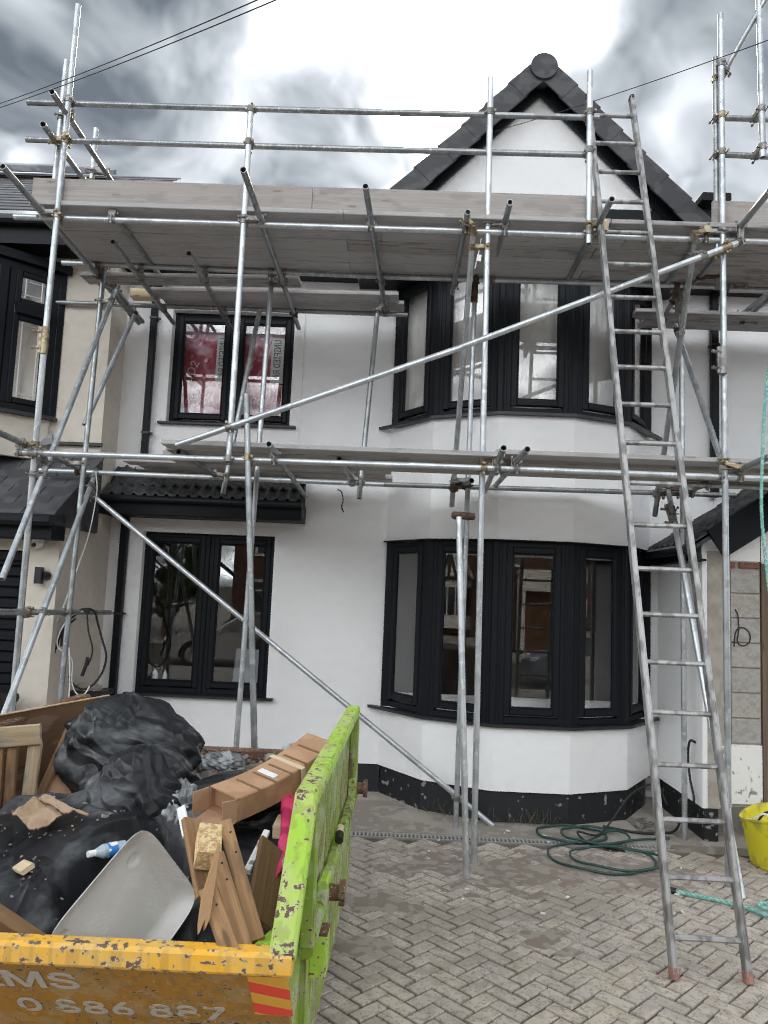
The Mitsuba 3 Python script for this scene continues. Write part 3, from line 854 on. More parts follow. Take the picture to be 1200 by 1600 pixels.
for x0, x1 in ((3.055, 3.10), (3.14, 3.315)):
    mb = MB(); mb.block((x0, gy - 0.01, 2.405), (x1, gy + 0.08, 2.46), 0.006); put(GA + '__brick', mb, 'brick_red')
put(GA + '__painted_panel', wall_xz(sbox(3.055, 0.33, 3.325, 0.838).union(sbox(2.95, 0.30, 3.055, 0.82)), gy - 0.014, 0.02), 'grimy_white', label='white painted lower panel with dirty marks')
mb = MB(); mb.bar((3.372, gy + 0.02, -0.02), (3.372, gy + 0.02, 2.45), 0.075, 0.07, (0, 1, 0), 0.003); put(GA + '__post', mb, 'post_wood')
mb = MB(); mb.block((3.415, gy + 0.0, 0.0), (4.6, gy + 0.06, 2.46), 0.004); put(GA + '__door_frame', mb, 'white_plastic')
put(GA + '__gable_panel', wall_xz(Polygon([(2.90, 2.47), (4.6, 2.47), (4.6, 3.5), (3.3, 2.75)]), gy - 0.002, 0.03), 'white_plastic')
mb = MB(); mb.block((3.33, gy - 0.006, 2.2), (3.336, gy + 0.03, 2.9), 0.001); put(GA + '__panel_joint', mb, 'black_rubber')
mat('marker_black', (0.02, 0.02, 0.022), 0.6)
fig = [(3.096, 7.025, 2.031), (3.119, 7.025, 1.975), (3.124, 7.025, 1.844), (3.112, 7.025, 1.758), (3.128, 7.025, 1.719), (3.174, 7.025, 1.709), (3.220, 7.025, 1.745), (3.226, 7.025, 1.808), (3.192, 7.025, 1.858), (3.130, 7.025, 1.867), (3.095, 7.025, 1.814), (3.083, 7.025, 1.700)]
put(GA + '__marking', cable(fig, 0.006, 5), 'marker_black', smooth=True)
# lean-to roof rising to the right, seen from its eave side
RS = 0.66
def roof_pt(x, y, dz=0.0):
    return V(x, y, 2.60 + RS * (x - 2.70) + dz)
q = [roof_pt(2.70, 6.9), roof_pt(5.2, 6.9), roof_pt(5.2, 8.18), roof_pt(2.70, 8.18)]
m = trimesh.Trimesh(q + [p - V(0, 0, 0.04) for p in q], [(0, 1, 2), (0, 2, 3), (4, 6, 5), (4, 7, 6), (0, 4, 5), (0, 5, 1), (1, 5, 6), (1, 6, 2), (2, 6, 7), (2, 7, 3), (3, 7, 4), (3, 4, 0)], process=False)
put(GA + '__roof', flip_fix(m), 'roof_tile')
for row in range(7):
    for k in range(8):
        t = roll_tile(0, 0, 0, RS, 0.165, 0.36)
        # tile local x runs along the eave (world -y), local y runs up the slope (world +x)
        t.apply_transform(np.array([[0, 1, 0, 2.68 + row * 0.245], [-1, 0, 0, 8.18 - k * 0.16], [0, 0, 1, 2.605 + row * 0.245 * RS], [0, 0, 0, 1.0]]))
        put(GA + '__roof__tile', t, 'roof_tile', smooth=30)
mb = MB(); mb.bar((2.64, 6.92, 2.555), (2.64, 8.17, 2.555), 0.11, 0.085, ch=0.025); put(GA + '__gutter', mb, 'anthracite_gloss')
mb = MB(); mb.block((2.695, 6.93, 2.45), (2.73, 8.17, 2.60), 0.004); mb.block((2.73, 6.93, 2.45), (2.80, 8.17, 2.47), 0.002); put(GA + '__fascia', mb, 'anthracite')
for i, (xa, xb) in enumerate(((2.86, 3.345), (3.352, 5.2))):
    mb = MB(); mb.bar(roof_pt(xa, 6.88, -0.10), roof_pt(xb, 6.88, -0.10), 0.045, 0.29, (-RS, 0, 1), 0.004); put(GA + '__barge_board', mb, 'anthracite')
# cable through the side wall
put('outlet_cable', cable([(2.800, 7.184, 0.816), (2.740, 7.163, 0.829), (2.740, 7.209, 0.695), (2.740, 7.164, 0.508), (2.740, 7.076, 0.308), (2.74, 7.35, 0.12), (2.6, 7.2, 0.02), (2.3, 7.15, 0.012), (2.0, 7.3, 0.012)], 0.011), 'black_rubber', smooth=True, label='thick black cable coming out of the white side wall by the ladder', category='cable')

# right hand neighbour: its white upper wall continues the same face
RN = thing('white_neighbour_house', 'white rendered wall of the house adjoining on the right', 'house')
put(RN + '__wall', wall_xz(sbox(3.395, ZP, 9.0, 5.62), YF + 0.006, 0.28), 'white_render')
mb = MB(); mb.block((2.95, 7.86, 5.44), (9, 7.9, 5.62), 0.004); mb.block((2.95, 7.9, 5.44), (9, 8.19, 5.46), 0.002); put(RN + '__fascia', mb, 'anthracite')
mb = MB(); mb.bar((3.1, 7.82, 5.60), (9, 7.82, 5.60), 0.1, 0.08, ch=0.025); put(RN + '__gutter', mb, 'anthracite_gloss')

# ------------------------------------------------------------------ left hand neighbour
LN = thing('cream_neighbour_house', 'cream rendered house adjoining on the left with black bay window and garage', 'house')
yn = 7.75
put(LN + '__wall', trimesh.util.concatenate([wall_xz(sbox(-9, 2.3, -3.06, 5.5), yn, 0.25), wall_yz(sbox(yn + .25, -.1, 8.5, 5.5), -3.31, 0.25)]), 'cream_render')
put(LN + '__garage_wall', trimesh.util.concatenate([wall_xz(sbox(-9, -.1, -3.06, 2.56).difference(sbox(-6, -.2, -3.33, 2.30)), 6.98, 0.25), wall_yz(sbox(7.23, -.1, 8.45, 2.6), -3.31, 0.249)]), 'cream_render')
gd = LN + '__garage_door'
for k in range(24):
    mb = MB(); mb.bar((-6, 7.10, 0.05 + k * 0.098), (-3.33, 7.10, 0.05 + k * 0.098), 0.035, 0.092, ch=0.016); put(gd + '__slat', mb, 'anthracite')
put(gd + '__backing', wall_xz(sbox(-6, 0, -3.33, 2.3), 7.125, 0.01), 'anthracite')
mb = MB(); mb.block((-3.42, 7.03, 0), (-3.335, 7.09, 2.29), 0.004); mb.block((-6, 7.03, 2.21), (-3.42, 7.09, 2.29), 0.004); put(gd + '__frame', mb, 'anthracite')
put(LN + '__eaves', trimesh.util.concatenate([slab(sbox(-9, 7.30, -3.05, 7.75), 5.42, 0.03), wall_xz(sbox(-9, 5.36, -3.05, 5.60), 7.28, 0.025)]), 'anthracite')
mb = MB(); mb.bar((-9, 7.22, 5.58), (-3.1, 7.22, 5.58), 0.11, 0.09, ch=0.03); put(LN + '__gutter', mb, 'anthracite_gloss')
mb = MB()
for k in range(16):
    y = 7.22 + k * 0.17
    mb.bar((-9, y + 0.09, 5.66 + k * 0.119 + 0.075), (-3.12, y + 0.09, 5.66 + k * 0.119 + 0.075), 0.20, 0.018, (0, -0.62, 1), 0.003)
put(LN + '__roof_slates', mb, 'slate_pale', label='pale weathered slate courses of the left roof', kind='stuff')
mb = MB(); mb.bar((-9, 9.4, 7.35), (-4.1, 9.4, 7.35), 0.6, 0.09, (0, -0.6, 1), 0.01); mb.bar((-4.1, 9.4, 7.35), (-3.9, 9.4, 7.32), 0.5, 0.06, (0, -0.6, 1), 0.01)
put(LN + '__roof_light', mb, 'lead', label='grey metal framed roof light')
# hipped slate roof over the garage
LR = LN + '__porch_roof'
y0, y1, z0, z1 = 6.66, 7.74, 2.58, 3.30
put(LR, flip_fix(trimesh.Trimesh([(-9, y0, z0), (-3.02, y0, z0), (-3.02, y1, z1), (-9, y1, z1), (-9, y0, z0 - .05), (-3.02, y0, z0 - .05), (-3.02, y1, z0 - .05), (-9, y1, z0 - .05)],
    [(0, 1, 2), (0, 2, 3), (0, 4, 5), (0, 5, 1), (1, 5, 6), (1, 6, 2), (4, 6, 5), (4, 7, 6)], process=False)), 'slate')
sl = (z1 - z0) / (y1 - y0)
for row in range(7):
    for k in range(6):
        w = 0.30
        xr = -3.0 - k * w - (0.15 if row % 2 else 0)
        xl = xr - w + 0.010
        if row % 2 and k == 0:
            mb = MB(); yy = y0 + row * 0.153
            mb.bar((-3.145, yy + .1, z0 + (row * 0.153 + .1) * sl + 0.02), (-3.0, yy + .1, z0 + (row * .153 + .1) * sl + 0.02), 0.23, 0.018, (0, -sl, 1), 0.003)
            put(LR + '__slate', mb, 'slate')
        yy = y0 + row * 0.153
        mb = MB(); mb.bar((xl, yy + 0.1, z0 + (row * 0.153 + 0.1) * sl + 0.02), (xr, yy + 0.1, z0 + (row * 0.153 + 0.1) * sl + 0.02), 0.23, 0.018, (0, -sl, 1), 0.003)
        put(LR + '__slate', mb, 'slate')
mb = MB(); mb.block((-9, 6.70, 2.40), (-3.02, 6.74, 2.60), 0.005); mb.block((-9, 6.74, 2.40), (-3.06, 6.98, 2.42), 0.003); mb.block((-3.058, 6.70, 2.40), (-3.02, 6.979, 2.64), 0.004)
put(LR + '__fascia', mb, 'anthracite')
mb = MB(); mb.bar((-9, 6.635, 2.56), (-3.0, 6.635, 2.56), 0.12, 0.10, ch=0.035); put(LR + '__gutter', mb, 'anthracite_gloss')
mb = MB(); mb.bar((-4.6, 7.5, 3.16), (-3.55, 7.71, 3.50), 0.22, 0.02, (0.2, -1, 0.8), 0.004); put(LR + '__flashing', mb, 'lead')
mb = MB(); mb.block((-3.9, 7.70, 3.42), (-3.04, 7.748, 3.455), 0.004); put(LR + '__render_stop', mb, 'black_metal')
# canted side of its bay window, with leaded lights
BW = LN + '__bay_window'
fa, fb = V(-4.30, 7.02), V(-3.60, 7.70)
dd = unit(fb - fa); nn = V(dd[1], -dd[0], 0); ux = V(dd[0], dd[1], 0); FL = np.linalg.norm(fb - fa)
fr = MB()
zb0, zb1 = 3.70, 5.22
profile_frame(fr, (*fa, zb0), ux, nn, FL, zb1 - zb0, 0.08, 0.08)
w_ = 0.31
ox = FL - 0.10 - w_
for t, wd, out_ in ((ox - 0.05, 0.07, 0.0), (ox - 0.14, 0.10, 0.02), (ox - 0.24, 0.09, 0.0), (ox - 0.36, 0.14, -0.01)):
    fr.bar((*(fa + dd * t + nn[:2] * (out_ - .03)), zb0 + .08), (*(fa + dd * t + nn[:2] * (out_ - .03)), zb1 - .08), wd, 0.07, nn, 0.01)
fr.bar((*(fa + dd * ox), 4.745), (*(fa + dd * (FL - 0.08)), 4.745), 0.11, 0.09, nn, 0.008)
fr.bar((*(fa + dd * (FL + 0.03) - nn[:2] * .04), zb0), (*(fa + dd * (FL + 0.03) - nn[:2] * .04), zb1), 0.07, 0.1, nn, 0.006)
put(BW + '__frame', fr, 'anthracite')
for (z0_, z1_) in ((3.80, 4.67), (4.82, 5.12)):
    o = V(*(fa + dd * ox), z0_) - nn * 0.005
    sm = MB(); profile_frame(sm, o - ux * .02 - V(0, 0, .02) + nn * 0.015, ux, nn, w_ + .04, z1_ - z0_ + .04, 0.06, 0.05, 0.01); put(BW + '__sash', sm, 'anthracite')
    put(BW + '__pane', pane_mesh(o + ux * .04 + V(0, 0, .04), ux, w_ - .08, z1_ - z0_ - .08), 'pane_glass')
    lm = MB()
    for t in (0.075, w_ - 0.075):
        lm.bar(o + ux * t + V(0, 0, .05) + nn * .006, o + ux * t + V(0, 0, z1_ - z0_ - .05) + nn * .006, 0.010, 0.006, nn, 0.001)
    for t in (0.08, z1_ - z0_ - 0.08):
        lm.bar(o + ux * .05 + V(0, 0, t) + nn * .009, o + ux * (w_ - .05) + V(0, 0, t) + nn * .009, 0.007, 0.006, nn, 0.001)
    put(BW + '__leading', lm, 'leading')
put(BW + '__cheek', slab(Polygon([fa, fb, V(-3.60, 7.9), V(-6, 7.9), V(-6, 7.02)]).difference(Polygon([fa + V(.0, .09), fb + V(-.08, .02), V(-3.7, 7.88), V(-5.9, 7.88), V(-5.9, 7.11)])), zb0 - 0.45, 0.44), 'cream_render')
put(BW + '__roof', slab(Polygon([fa + V(-.02, -.06), fb + V(.10, -.02), V(-3.5, 7.74), V(-6, 7.74), V(-6, 6.96)]), zb1 + 0.005, 0.09), 'anthracite')
put(BW + '__sill', slab(Polygon([fa + V(-.02, -.07), fb + V(.07, -.04), V(-3.53, 7.74), V(-6, 7.74), V(-6, 6.95)]), zb0 - 0.035, 0.034), 'black_metal')
put(BW + '__room', trimesh.util.concatenate([wall_xz(sbox(-6, 3.3, -3.4, 5.4), 10.5, .1), slab(sbox(-6, 7.9, -3.4, 10.5), 5.3, .1), slab(sbox(-6, 7.9, -3.4, 10.5), 3.2, .1)]), 'plaster_room')

cm = thing('security_camera', 'white dome security camera under the garage eave of the cream house', 'camera')
c = V((-3.235, 6.930, 2.385))
put(cm + '__base', cyl(c + V(0, 0, 0.055), c + V(0, 0, 0.0), 0.065, 20, 0.052), 'white_plastic', smooth=30)
m = trimesh.creation.icosphere(3, 0.05); m.apply_translation(c + V(0, -0.005, -0.012)); put(cm + '__eyeball', m, 'white_plastic', smooth=True)
put(cm + '__lens', cyl(c + V(-0.012, -0.045, -0.03), c + V(-0.014, -0.062, -0.038), 0.018, 14), 'black_rubber', smooth=30)
wl = thing('wall_light', 'black cylinder wall light on the cream garage pier', 'lamp')
c = V((-3.198, 6.920, 2.079))
mb = MB(); mb.bar(c + V(0, 0, -0.075), c + V(0, 0, 0.075), 0.065, 0.06, (0, 1, 0), 0.008); put(wl + '__body', mb, 'black_metal')
put(wl + '__bracket', cyl(c + V(0.06, 0.055, 0), c + V(0.03, 0.0, 0), 0.038, 16), 'black_metal', smooth=30)

# wheelie bin by the garage door
wb = thing('wheelie_bin', 'dark wheelie bin standing by the garage door at the left edge', 'bin')
bm = MB(); bm.bar((-3.52, 6.55, 0.05), (-3.52, 6.55, 0.98), 0.42, 0.46, (0, 1, 0), 0.05, w1=0.52, h1=0.56); put(wb + '__body', bm, 'black_rubber')
bm = MB(); bm.bar((-3.80, 6.53, 1.01), (-3.24, 6.53, 1.01), 0.62, 0.07, ch=0.03); put(wb + '__lid', bm, 'black_rubber')
for s in (-1, 1):
    put(wb + '__wheel', cyl((-3.52 + s * 0.20, 6.80, 0.10), (-3.52 + s * 0.25, 6.80, 0.10), 0.10, 20), 'black_rubber', smooth=30)
mb = MB(); mb.block((-3.66, 6.272, 0.62), (-3.40, 6.285, 0.80), 0.002); put(wb + '__sticker', mb, 'white_plastic')

# small dark meter box on a brick stub between the houses
mbx = thing('meter_box', 'dark box with a rough mortar lump on top between the two houses', 'box')
b0 = V((-2.927, 7.600, 0.948))
bm = MB(); bm.block((b0[0] - .13, 7.5, 0.0), (b0[0] + 0.14, 7.75, b0[2] - 0.0), 0.01); put(mbx + '__stub', bm, 'brick_red')
bm = MB(); bm.block((b0[0] - .17, 7.45, b0[2]), (b0[0] + .18, 7.8, b0[2] + 0.045), 0.01); put(mbx + '__cap', bm, 'black_metal')
mm = trimesh.creation.icosphere(3, 1.0); vv = mm.vertices; mm.vertices = vv * [0.12, 0.10, 0.05] * (0.7 + 0.7 * nfbm(vv * 2.5 + 3, 3)[:, None]) + V(b0[0], 7.6, b0[2] + 0.06); put(mbx + '__mortar_lump', mm, 'mortar')

# ------------------------------------------------------------------ scaffold
SC = thing('scaffold', 'galvanised tube scaffold with timber platforms across the house front', 'scaffolding')
TUBES = []
R = 0.02415


def tube(kind, p0, p1, m='galvanised', r=R, lab=None):
    k = put(f'{SC}__{kind}', pipe(p0, p1, r), m, smooth=35, **({'label': lab} if lab else {}))
    TUBES.append((k, V(p0), V(p1)))
    return k


YO, YI = 5.88, 7.10
gb, gm, gd_ = 'galvanised_bright', 'galvanised', 'galvanised_dull'
# outer standards
tube('standard', (-2.808, 5.880, 6.803), (-2.835, 5.880, 3.928), gm)
tube('standard', (-2.835, 5.880, 3.928), (-3.055, 6.340, 0.000), gb)
tube('standard', (-2.896, 5.950, 6.355), (-2.904, 5.950, 5.202), gm)
tube('standard', (-1.314, 5.880, 5.929), (-1.316, 5.880, 3.015), gb)
tube('standard', (-1.198, 5.830, 3.541), (-0.895, 5.760, 0.000), gd_)
tube('standard', (0.635, 5.880, 6.283), (0.705, 6.182, 0.000), gb)
tube('standard', (0.499, 6.060, 2.670), (0.621, 5.877, 0.000), gb)
tube('standard', (1.440, 5.870, 6.347), (1.448, 5.870, 4.875), gb)
tube('standard', (2.505, 5.880, 6.891), (2.570, 5.971, 0.000), gm)
tube('standard', (2.495, 5.960, 6.566), (2.503, 5.960, 4.853), gd_)
tube('standard', (2.779, 5.800, 7.127), (2.798, 5.800, 5.606), gm)
tube('standard', (2.856, 6.800, 5.235), (2.855, 6.800, 4.930), gm)
# inner standards
tube('standard', (-2.889, 7.050, 5.125), (-2.811, 6.632, 0.000), gd_)
tube('standard', (-3.060, 7.000, 6.419), (-3.058, 7.000, 5.771), gm)
tube('standard', (-1.273, 7.050, 5.119), (-1.329, 6.894, 0.000), gm)
tube('standard', (0.668, 7.050, 5.315), (0.641, 7.100, 0.000), gm)
tube('standard', (2.627, 7.080, 5.316), (2.658, 7.069, 0.000), gm)
tube('standard', (-0.264, 7.450, 4.850), (-0.349, 7.100, 2.913), gd_)
tube('standard', (-1.453, 7.450, 4.800), (-1.624, 7.100, 2.905), gd_)
# ledgers and guard rails
tube('ledger', (-3.015, 5.935, 3.030), (0.092, 5.935, 3.049), gb)
tube('ledger', (0.092, 5.935, 3.049), (3.023, 5.935, 3.052), gb)
tube('ledger', (-3.203, 5.935, 4.970), (0.097, 5.935, 4.977), gb)
tube('ledger', (0.097, 5.935, 4.977), (3.050, 5.935, 4.973), gb)
tube('ledger', (-3.390, 7.160, 3.070), (-0.123, 7.160, 3.063), gb)
tube('ledger', (-0.123, 7.160, 3.063), (3.163, 7.160, 3.089), gd_)
tube('ledger', (2.514, 6.700, 3.101), (3.411, 6.700, 3.102), gm)
tube('ledger', (-3.266, 6.980, 5.042), (0.041, 6.980, 5.015), gm)
tube('ledger', (0.041, 6.980, 5.015), (3.092, 6.980, 5.031), gb)
tube('ledger', (3.010, 6.930, 4.983), (3.554, 6.930, 4.990), gb)
tube('ledger', (-3.742, 7.700, 4.921), (0.040, 7.700, 4.921), gd_)
tube('ledger', (2.522, 7.700, 4.977), (3.945, 7.700, 4.982), gd_)
tube('guard_rail', (-3.183, 5.935, 5.965), (-0.755, 5.935, 5.973), gd_)
tube('guard_rail', (-0.755, 5.935, 5.973), (1.534, 5.935, 5.987), gd_)
tube('guard_rail', (-3.164, 5.935, 5.640), (-0.424, 5.935, 5.649), gd_)
tube('guard_rail', (-0.424, 5.935, 5.649), (1.481, 5.935, 5.664), gd_)
tube('guard_rail', (2.465, 5.930, 6.015), (3.062, 5.930, 6.018), gd_)
tube('guard_rail', (2.474, 5.930, 5.700), (3.057, 5.930, 5.692), gd_)
tube('guard_rail', (-2.795, 5.550, 5.807), (-2.968, 7.350, 6.020), gd_)
tube('guard_rail', (-2.841, 5.550, 5.537), (-3.162, 7.200, 5.923), gd_)
# transoms of the upper lift, some carried through to the wall
tube('transom', (-2.969, 5.279, 5.030), (-2.882, 8.080, 4.862), gd_)
tube('transom', (-2.980, 6.900, 5.073), (-2.831, 8.050, 4.867), gd_)
tube('transom', (-2.396, 5.923, 5.030), (-2.414, 7.600, 5.067), gd_)
tube('transom', (-2.507, 6.250, 4.932), (-2.504, 8.080, 4.876), gd_)
tube('transom', (-1.908, 6.450, 4.942), (-1.857, 8.080, 4.820), gd_)
tube('transom', (-1.194, 5.217, 5.030), (-1.133, 8.080, 4.869), gd_)
tube('transom', (-0.320, 5.390, 5.030), (-0.187, 7.760, 4.949), gd_)
tube('transom', (0.468, 5.720, 5.030), (0.461, 7.150, 4.948), gd_)
tube('transom', (0.771, 5.552, 5.030), (0.822, 7.020, 5.104), gd_)
tube('transom', (1.513, 5.456, 5.030), (1.532, 7.020, 5.048), gd_)
tube('transom', (2.384, 5.880, 5.030), (2.460, 7.020, 5.050), gd_)
tube('transom', (2.590, 5.270, 5.030), (2.719, 7.020, 5.059), gd_)
tube('transom', (2.568, 7.100, 4.929), (2.701, 7.780, 5.034), gd_)
tube('transom', (3.551, 7.100, 5.110), (3.470, 7.780, 5.042), gd_)
tube('transom', (3.575, 7.150, 5.048), (3.605, 7.700, 5.099), gd_)
# transoms of the lower lift
tube('transom', (-2.966, 5.530, 3.115), (-3.028, 7.300, 3.106), gd_)
tube('transom', (-1.776, 6.107, 3.115), (-1.711, 7.300, 3.089), gd_)
tube('transom', (-0.966, 5.625, 3.115), (-0.965, 8.050, 3.026), gd_)
tube('transom', (-0.478, 6.148, 3.115), (-0.415, 7.300, 3.102), gd_)
tube('transom', (0.752, 5.429, 3.115), (0.861, 7.600, 3.061), gd_)
tube('transom', (0.924, 5.443, 3.115), (0.929, 7.300, 3.099), gd_)
tube('transom', (2.617, 5.363, 3.115), (2.667, 6.150, 3.112), gd_)
tube('transom', (0.674, 6.900, 3.092), (0.574, 7.300, 3.079), gd_)
tube('transom', (2.724, 6.750, 3.116), (2.758, 7.300, 3.128), gd_)
# braces
tube('brace', (-1.715, 5.815, 3.113), (0.453, 5.815, 3.971), gb, lab='long diagonal brace rising to the right across the front')
tube('brace', (0.453, 5.815, 3.971), (2.623, 5.815, 4.906), gb)
tube('brace', (-2.824, 7.090, 2.832), (0.985, 7.209, 0.000), gb, lab='long diagonal brace falling to the right behind the skip')
tube('brace', (-2.775, 7.100, 4.862), (-2.832, 5.550, 2.035), gm)
tube('brace', (-2.764, 7.600, 4.781), (-2.983, 7.120, 3.515), gm)
tube('brace', (-2.843, 7.100, 3.021), (-2.741, 5.450, 0.883), gb)
tube('brace', (-2.910, 5.450, 1.799), (-2.868, 7.850, 1.737), gd_, lab='dull horizontal tube at the left with cables hung over it')
tube('brace', (0.529, 5.860, 4.987), (0.525, 7.220, 2.889), gm)
tube('brace', (2.290, 5.860, 4.980), (2.434, 7.220, 2.873), gd_)
tube('brace', (2.598, 7.150, 4.708), (2.513, 5.920, 3.166), gm)
tube('brace', (2.499, 7.100, 3.163), (2.504, 6.900, 2.809), gd_)
tube('brace', (2.503, 6.930, 2.847), (2.561, 5.730, 0.000), gb)
tube('brace', (2.572, 5.980, 6.446), (2.846, 5.750, 6.997), gd_)


def closest(a0, a1, b0, b1):
    u, v, w = a1 - a0, b1 - b0, a0 - b0
    a, b, c, d, e = u @ u, u @ v, v @ v, u @ w, v @ w
    D = a * c - b * b
    if D < 1e-6 * a * c:
        return None
    s, t = np.clip((b * e - c * d) / D, 0, 1), np.clip((a * e - b * d) / D, 0, 1)
    return s, t, a0 + s * u, b0 + t * v


def collar(p, d, toward):
    """half of a coupler: band round the tube with flap and bolt"""
    d = unit(d)
    q = toward - (toward @ d) * d
    q = unit(q) if np.linalg.norm(q) > 1e-4 else frame_of(d)[1]
    o = np.cross(d, q)
    ms = [cyl(p - d * 0.026, p + d * 0.026, R + 0.0045, 14), cyl(p - d * 0.026, p - d * 0.018, R + 0.0065, 14), cyl(p + d * 0.018, p + d * 0.026, R + 0.0065, 14)]
    e = o * (R + 0.012)
    ms.append(cyl(p + e - q * 0.034, p + e + q * 0.042, 0.0055, 8))
    ms.append(cyl(p + e - q * 0.042, p + e - q * 0.030, 0.0115, 6))
    ms.append(cyl(p - e - q * 0.012, p - e + q * 0.012, 0.010, 8))
    return ms


def coupler(key, p, dp, q, dq, m):
    link = q - p
    ms = collar(p, dp, link) + collar(q, dq, -link)
    mb = MB(); mb.bar(p + unit(link) * R, q - unit(link) * R, 0.042, 0.042, dp, 0.006)
    v, f = mb.out()[0]
    ms.append(trimesh.Trimesh(v, f, process=False))
    put(key + '__coupler', trimesh.util.concatenate(ms), m, smooth=30)


mats = ['fitting_steel', 'fitting_steel', 'fitting_steel', 'fitting_steel', 'fitting_rusty']
n = 0
for i in range(len(TUBES)):
    for j in range(i + 1, len(TUBES)):
        (ki, a0, a1), (kj, b0, b1) = TUBES[i], TUBES[j]
        c = closest(a0, a1, b0, b1)
        if c is None:
            continue
        s, t, p, q = c
        da, db = unit(a1 - a0), unit(b1 - b0)
        if not 0.03 < np.linalg.norm(p - q) < 0.16 or abs(da @ db) > 0.995:
            continue
        near_y = p[1] < 6.3
        put_m = 'fitting_brass' if (near_y and rng.random() < 0.3) else mats[int(rng.integers(0, 5))] if not near_y else 'fitting_steel'
        coupler(ki, p, da, q, db, put_m); n += 1


def sleeve(key, c, d, m='fitting_brass', L=0.11):
    """sleeve coupler joining two tubes end to end, bolts to one side"""
    c, d = V(c), unit(d)
    ms = [cyl(c - d * L, c + d * L, R + 0.006, 16)]
    s = V(-1, -0.25, 0) - d * (V(-1, -0.25, 0) @ d); s = unit(s)
    mb = MB(); mb.bar(c - d * L * .95 + s * (R + .008), c + d * L * .95 + s * (R + .008), 0.022, 0.03, s, .004)
    v, f = mb.out()[0]; ms.append(trimesh.Trimesh(v, f, process=False))
    o = np.cross(d, s)
    for k in (-0.6, 0.6):
        b = c + d * L * k + s * (R + 0.02)
        ms += [cyl(b - o * .03, b + o * .03, .008, 8), cyl(b, b + s * .05, .007, 8), cyl(b + s * .035, b + s * .05, .014, 6)]
    put(key + '__sleeve', trimesh.util.concatenate(ms), m, smooth=30)


sleeve(f'{SC}__standard', (-2.835, 5.880, 3.928), V(0, 0, 1))
sleeve(f'{SC}__standard_008', (2.506, 5.880, 3.965), V(0, 0, 1), 'fitting_steel')
sleeve(f'{SC}__standard_015', (0.666, 7.050, 4.953), V(0, 0, 1), 'fitting_rusty', 0.13)
sleeve(f'{SC}__standard_016', (2.615, 7.080, 4.922), V(0, 0, 1), 'fitting_steel', 0.13)
sleeve(f'{SC}__ledger_008', (3.083, 6.960, 5.004), V(1, 0, 0), 'fitting_steel')
sleeve(f'{SC}__brace_009', (2.492, 6.930, 2.852), V(0.2, -.3, -1), 'fitting_steel')
# swivel fitting clamped to the top of the short standard by the bay
sleeve(f'{SC}__standard_006', (0.540, 6.120, 2.688), V(1, 0.3, 0), 'fitting_rusty', 0.09)


def deck(x0, x1, y, z, w=0.222, m='board_wood', dz=0.0, yaw=0.0, kind='board'):
    mb = MB(); mb.bar((x0, y - yaw, z + 0.019 - dz), (x1, y + yaw, z + 0.019 + dz), w, 0.038, ch=0.004)
    k = put(f'{SC}__{kind}', mb, m)
    for x, s in ((x0, -1), (x1, 1)):       # galvanised end band
        eb_ = MB(); eb_.block((x - 0.001 if s > 0 else x - 0.0015, y - w / 2 - .001, z - 0.001), (x + 0.0015 if s > 0 else x + 0.001, y + w / 2 + .001, z + 0.039), 0.0005)
    return k


# upper platform
for i in range(5):
    y = 5.985 + i * 0.228
    deck(-3.08 + (0.02, 0, 0.05, 0.01, 0.03)[i], -0.52 + 0.3 * (i % 2), y, 5.056 + 0.002 * (i % 2))
    deck(-0.515 + 0.3 * (i % 2), 1.62 + 0.2 * (i % 2), y, 5.057 - 0.003 * (i % 2), m='board_wood_dark' if i == 2 else 'board_wood')
    deck(1.63 + 0.2 * (i % 2), 4.6, y, 5.055 + 0.002 * (i % 2), m='board_wood_dark')
# hop-up boards between the platform and the wall
for (u0, u1, y, z, m) in ((-3.15, -1.02, 7.22, 5.0, 'board_wood_dark'), (-2.55, -0.06, 7.50, 4.985, 'board_wood'), (-2.5, 0.0, 7.735, 4.985, 'board_wood')):
    deck(u0, u1, y, z, m=m, dz=0.012, yaw=-0.02)
deck(2.34, 4.9, 7.62, 4.97, m='board_wood_dark'); deck(2.5, 4.9, 7.86, 4.97, m='board_wood_dark')
mb = MB(); mb.block((-2.78, 7.48, 4.93), (-2.52, 7.60, 5.02), 0.004); put(f'{SC}__packing_block', mb, 'pale_timber')
# toe boards on edge
mb = MB(); mb.bar((-3.063, 5.930, 5.189), (-0.781, 5.930, 5.191), 0.038, 0.222, ch=0.004); put(f'{SC}__toe_board', mb, 'toe_wood')
mb = MB(); mb.bar((-0.774, 5.935, 5.194), (1.543, 5.935, 5.193), 0.038, 0.222, ch=0.004); put(f'{SC}__toe_board', mb, 'toe_wood')
mb = MB(); mb.bar((2.460, 5.950, 5.197), (3.086, 5.950, 5.195), 0.038, 0.222, ch=0.004); put(f'{SC}__toe_board', mb, 'toe_wood')
# lower platform
zl = 3.14
for i, (x0, x1, y) in enumerate(((-1.86, 0.83, 6.02), (0.77, 3.9, 6.06), (-1.90, 0.95, 6.28), (0.96, 3.9, 6.30), (-2.0, 0.6, 6.52), (0.61, 3.9, 6.53), (-2.0, 0.9, 6.75), (0.92, 3.9, 6.75))):
    deck(x0, x1, y, zl + (0.030 if i == 1 else 0.0), m='board_wood_dark' if i > 1 else 'board_wood')
for i, (x0, x1, y) in enumerate(((-2.62, -0.06, 7.30), (-2.55, -0.12, 7.55), (-2.66, -0.05, 7.80))):
    deck(x0, x1, y, zl + 0.055, m='board_wood_dark' if i else 'board_wood')
mb = MB(); mb.bar((-1.534, 6.300, 3.177), (-1.261, 6.300, 3.187), 0.2, 0.03, (0, -.3, 1), .004); put(f'{SC}__packing_block', mb, 'board_wood')
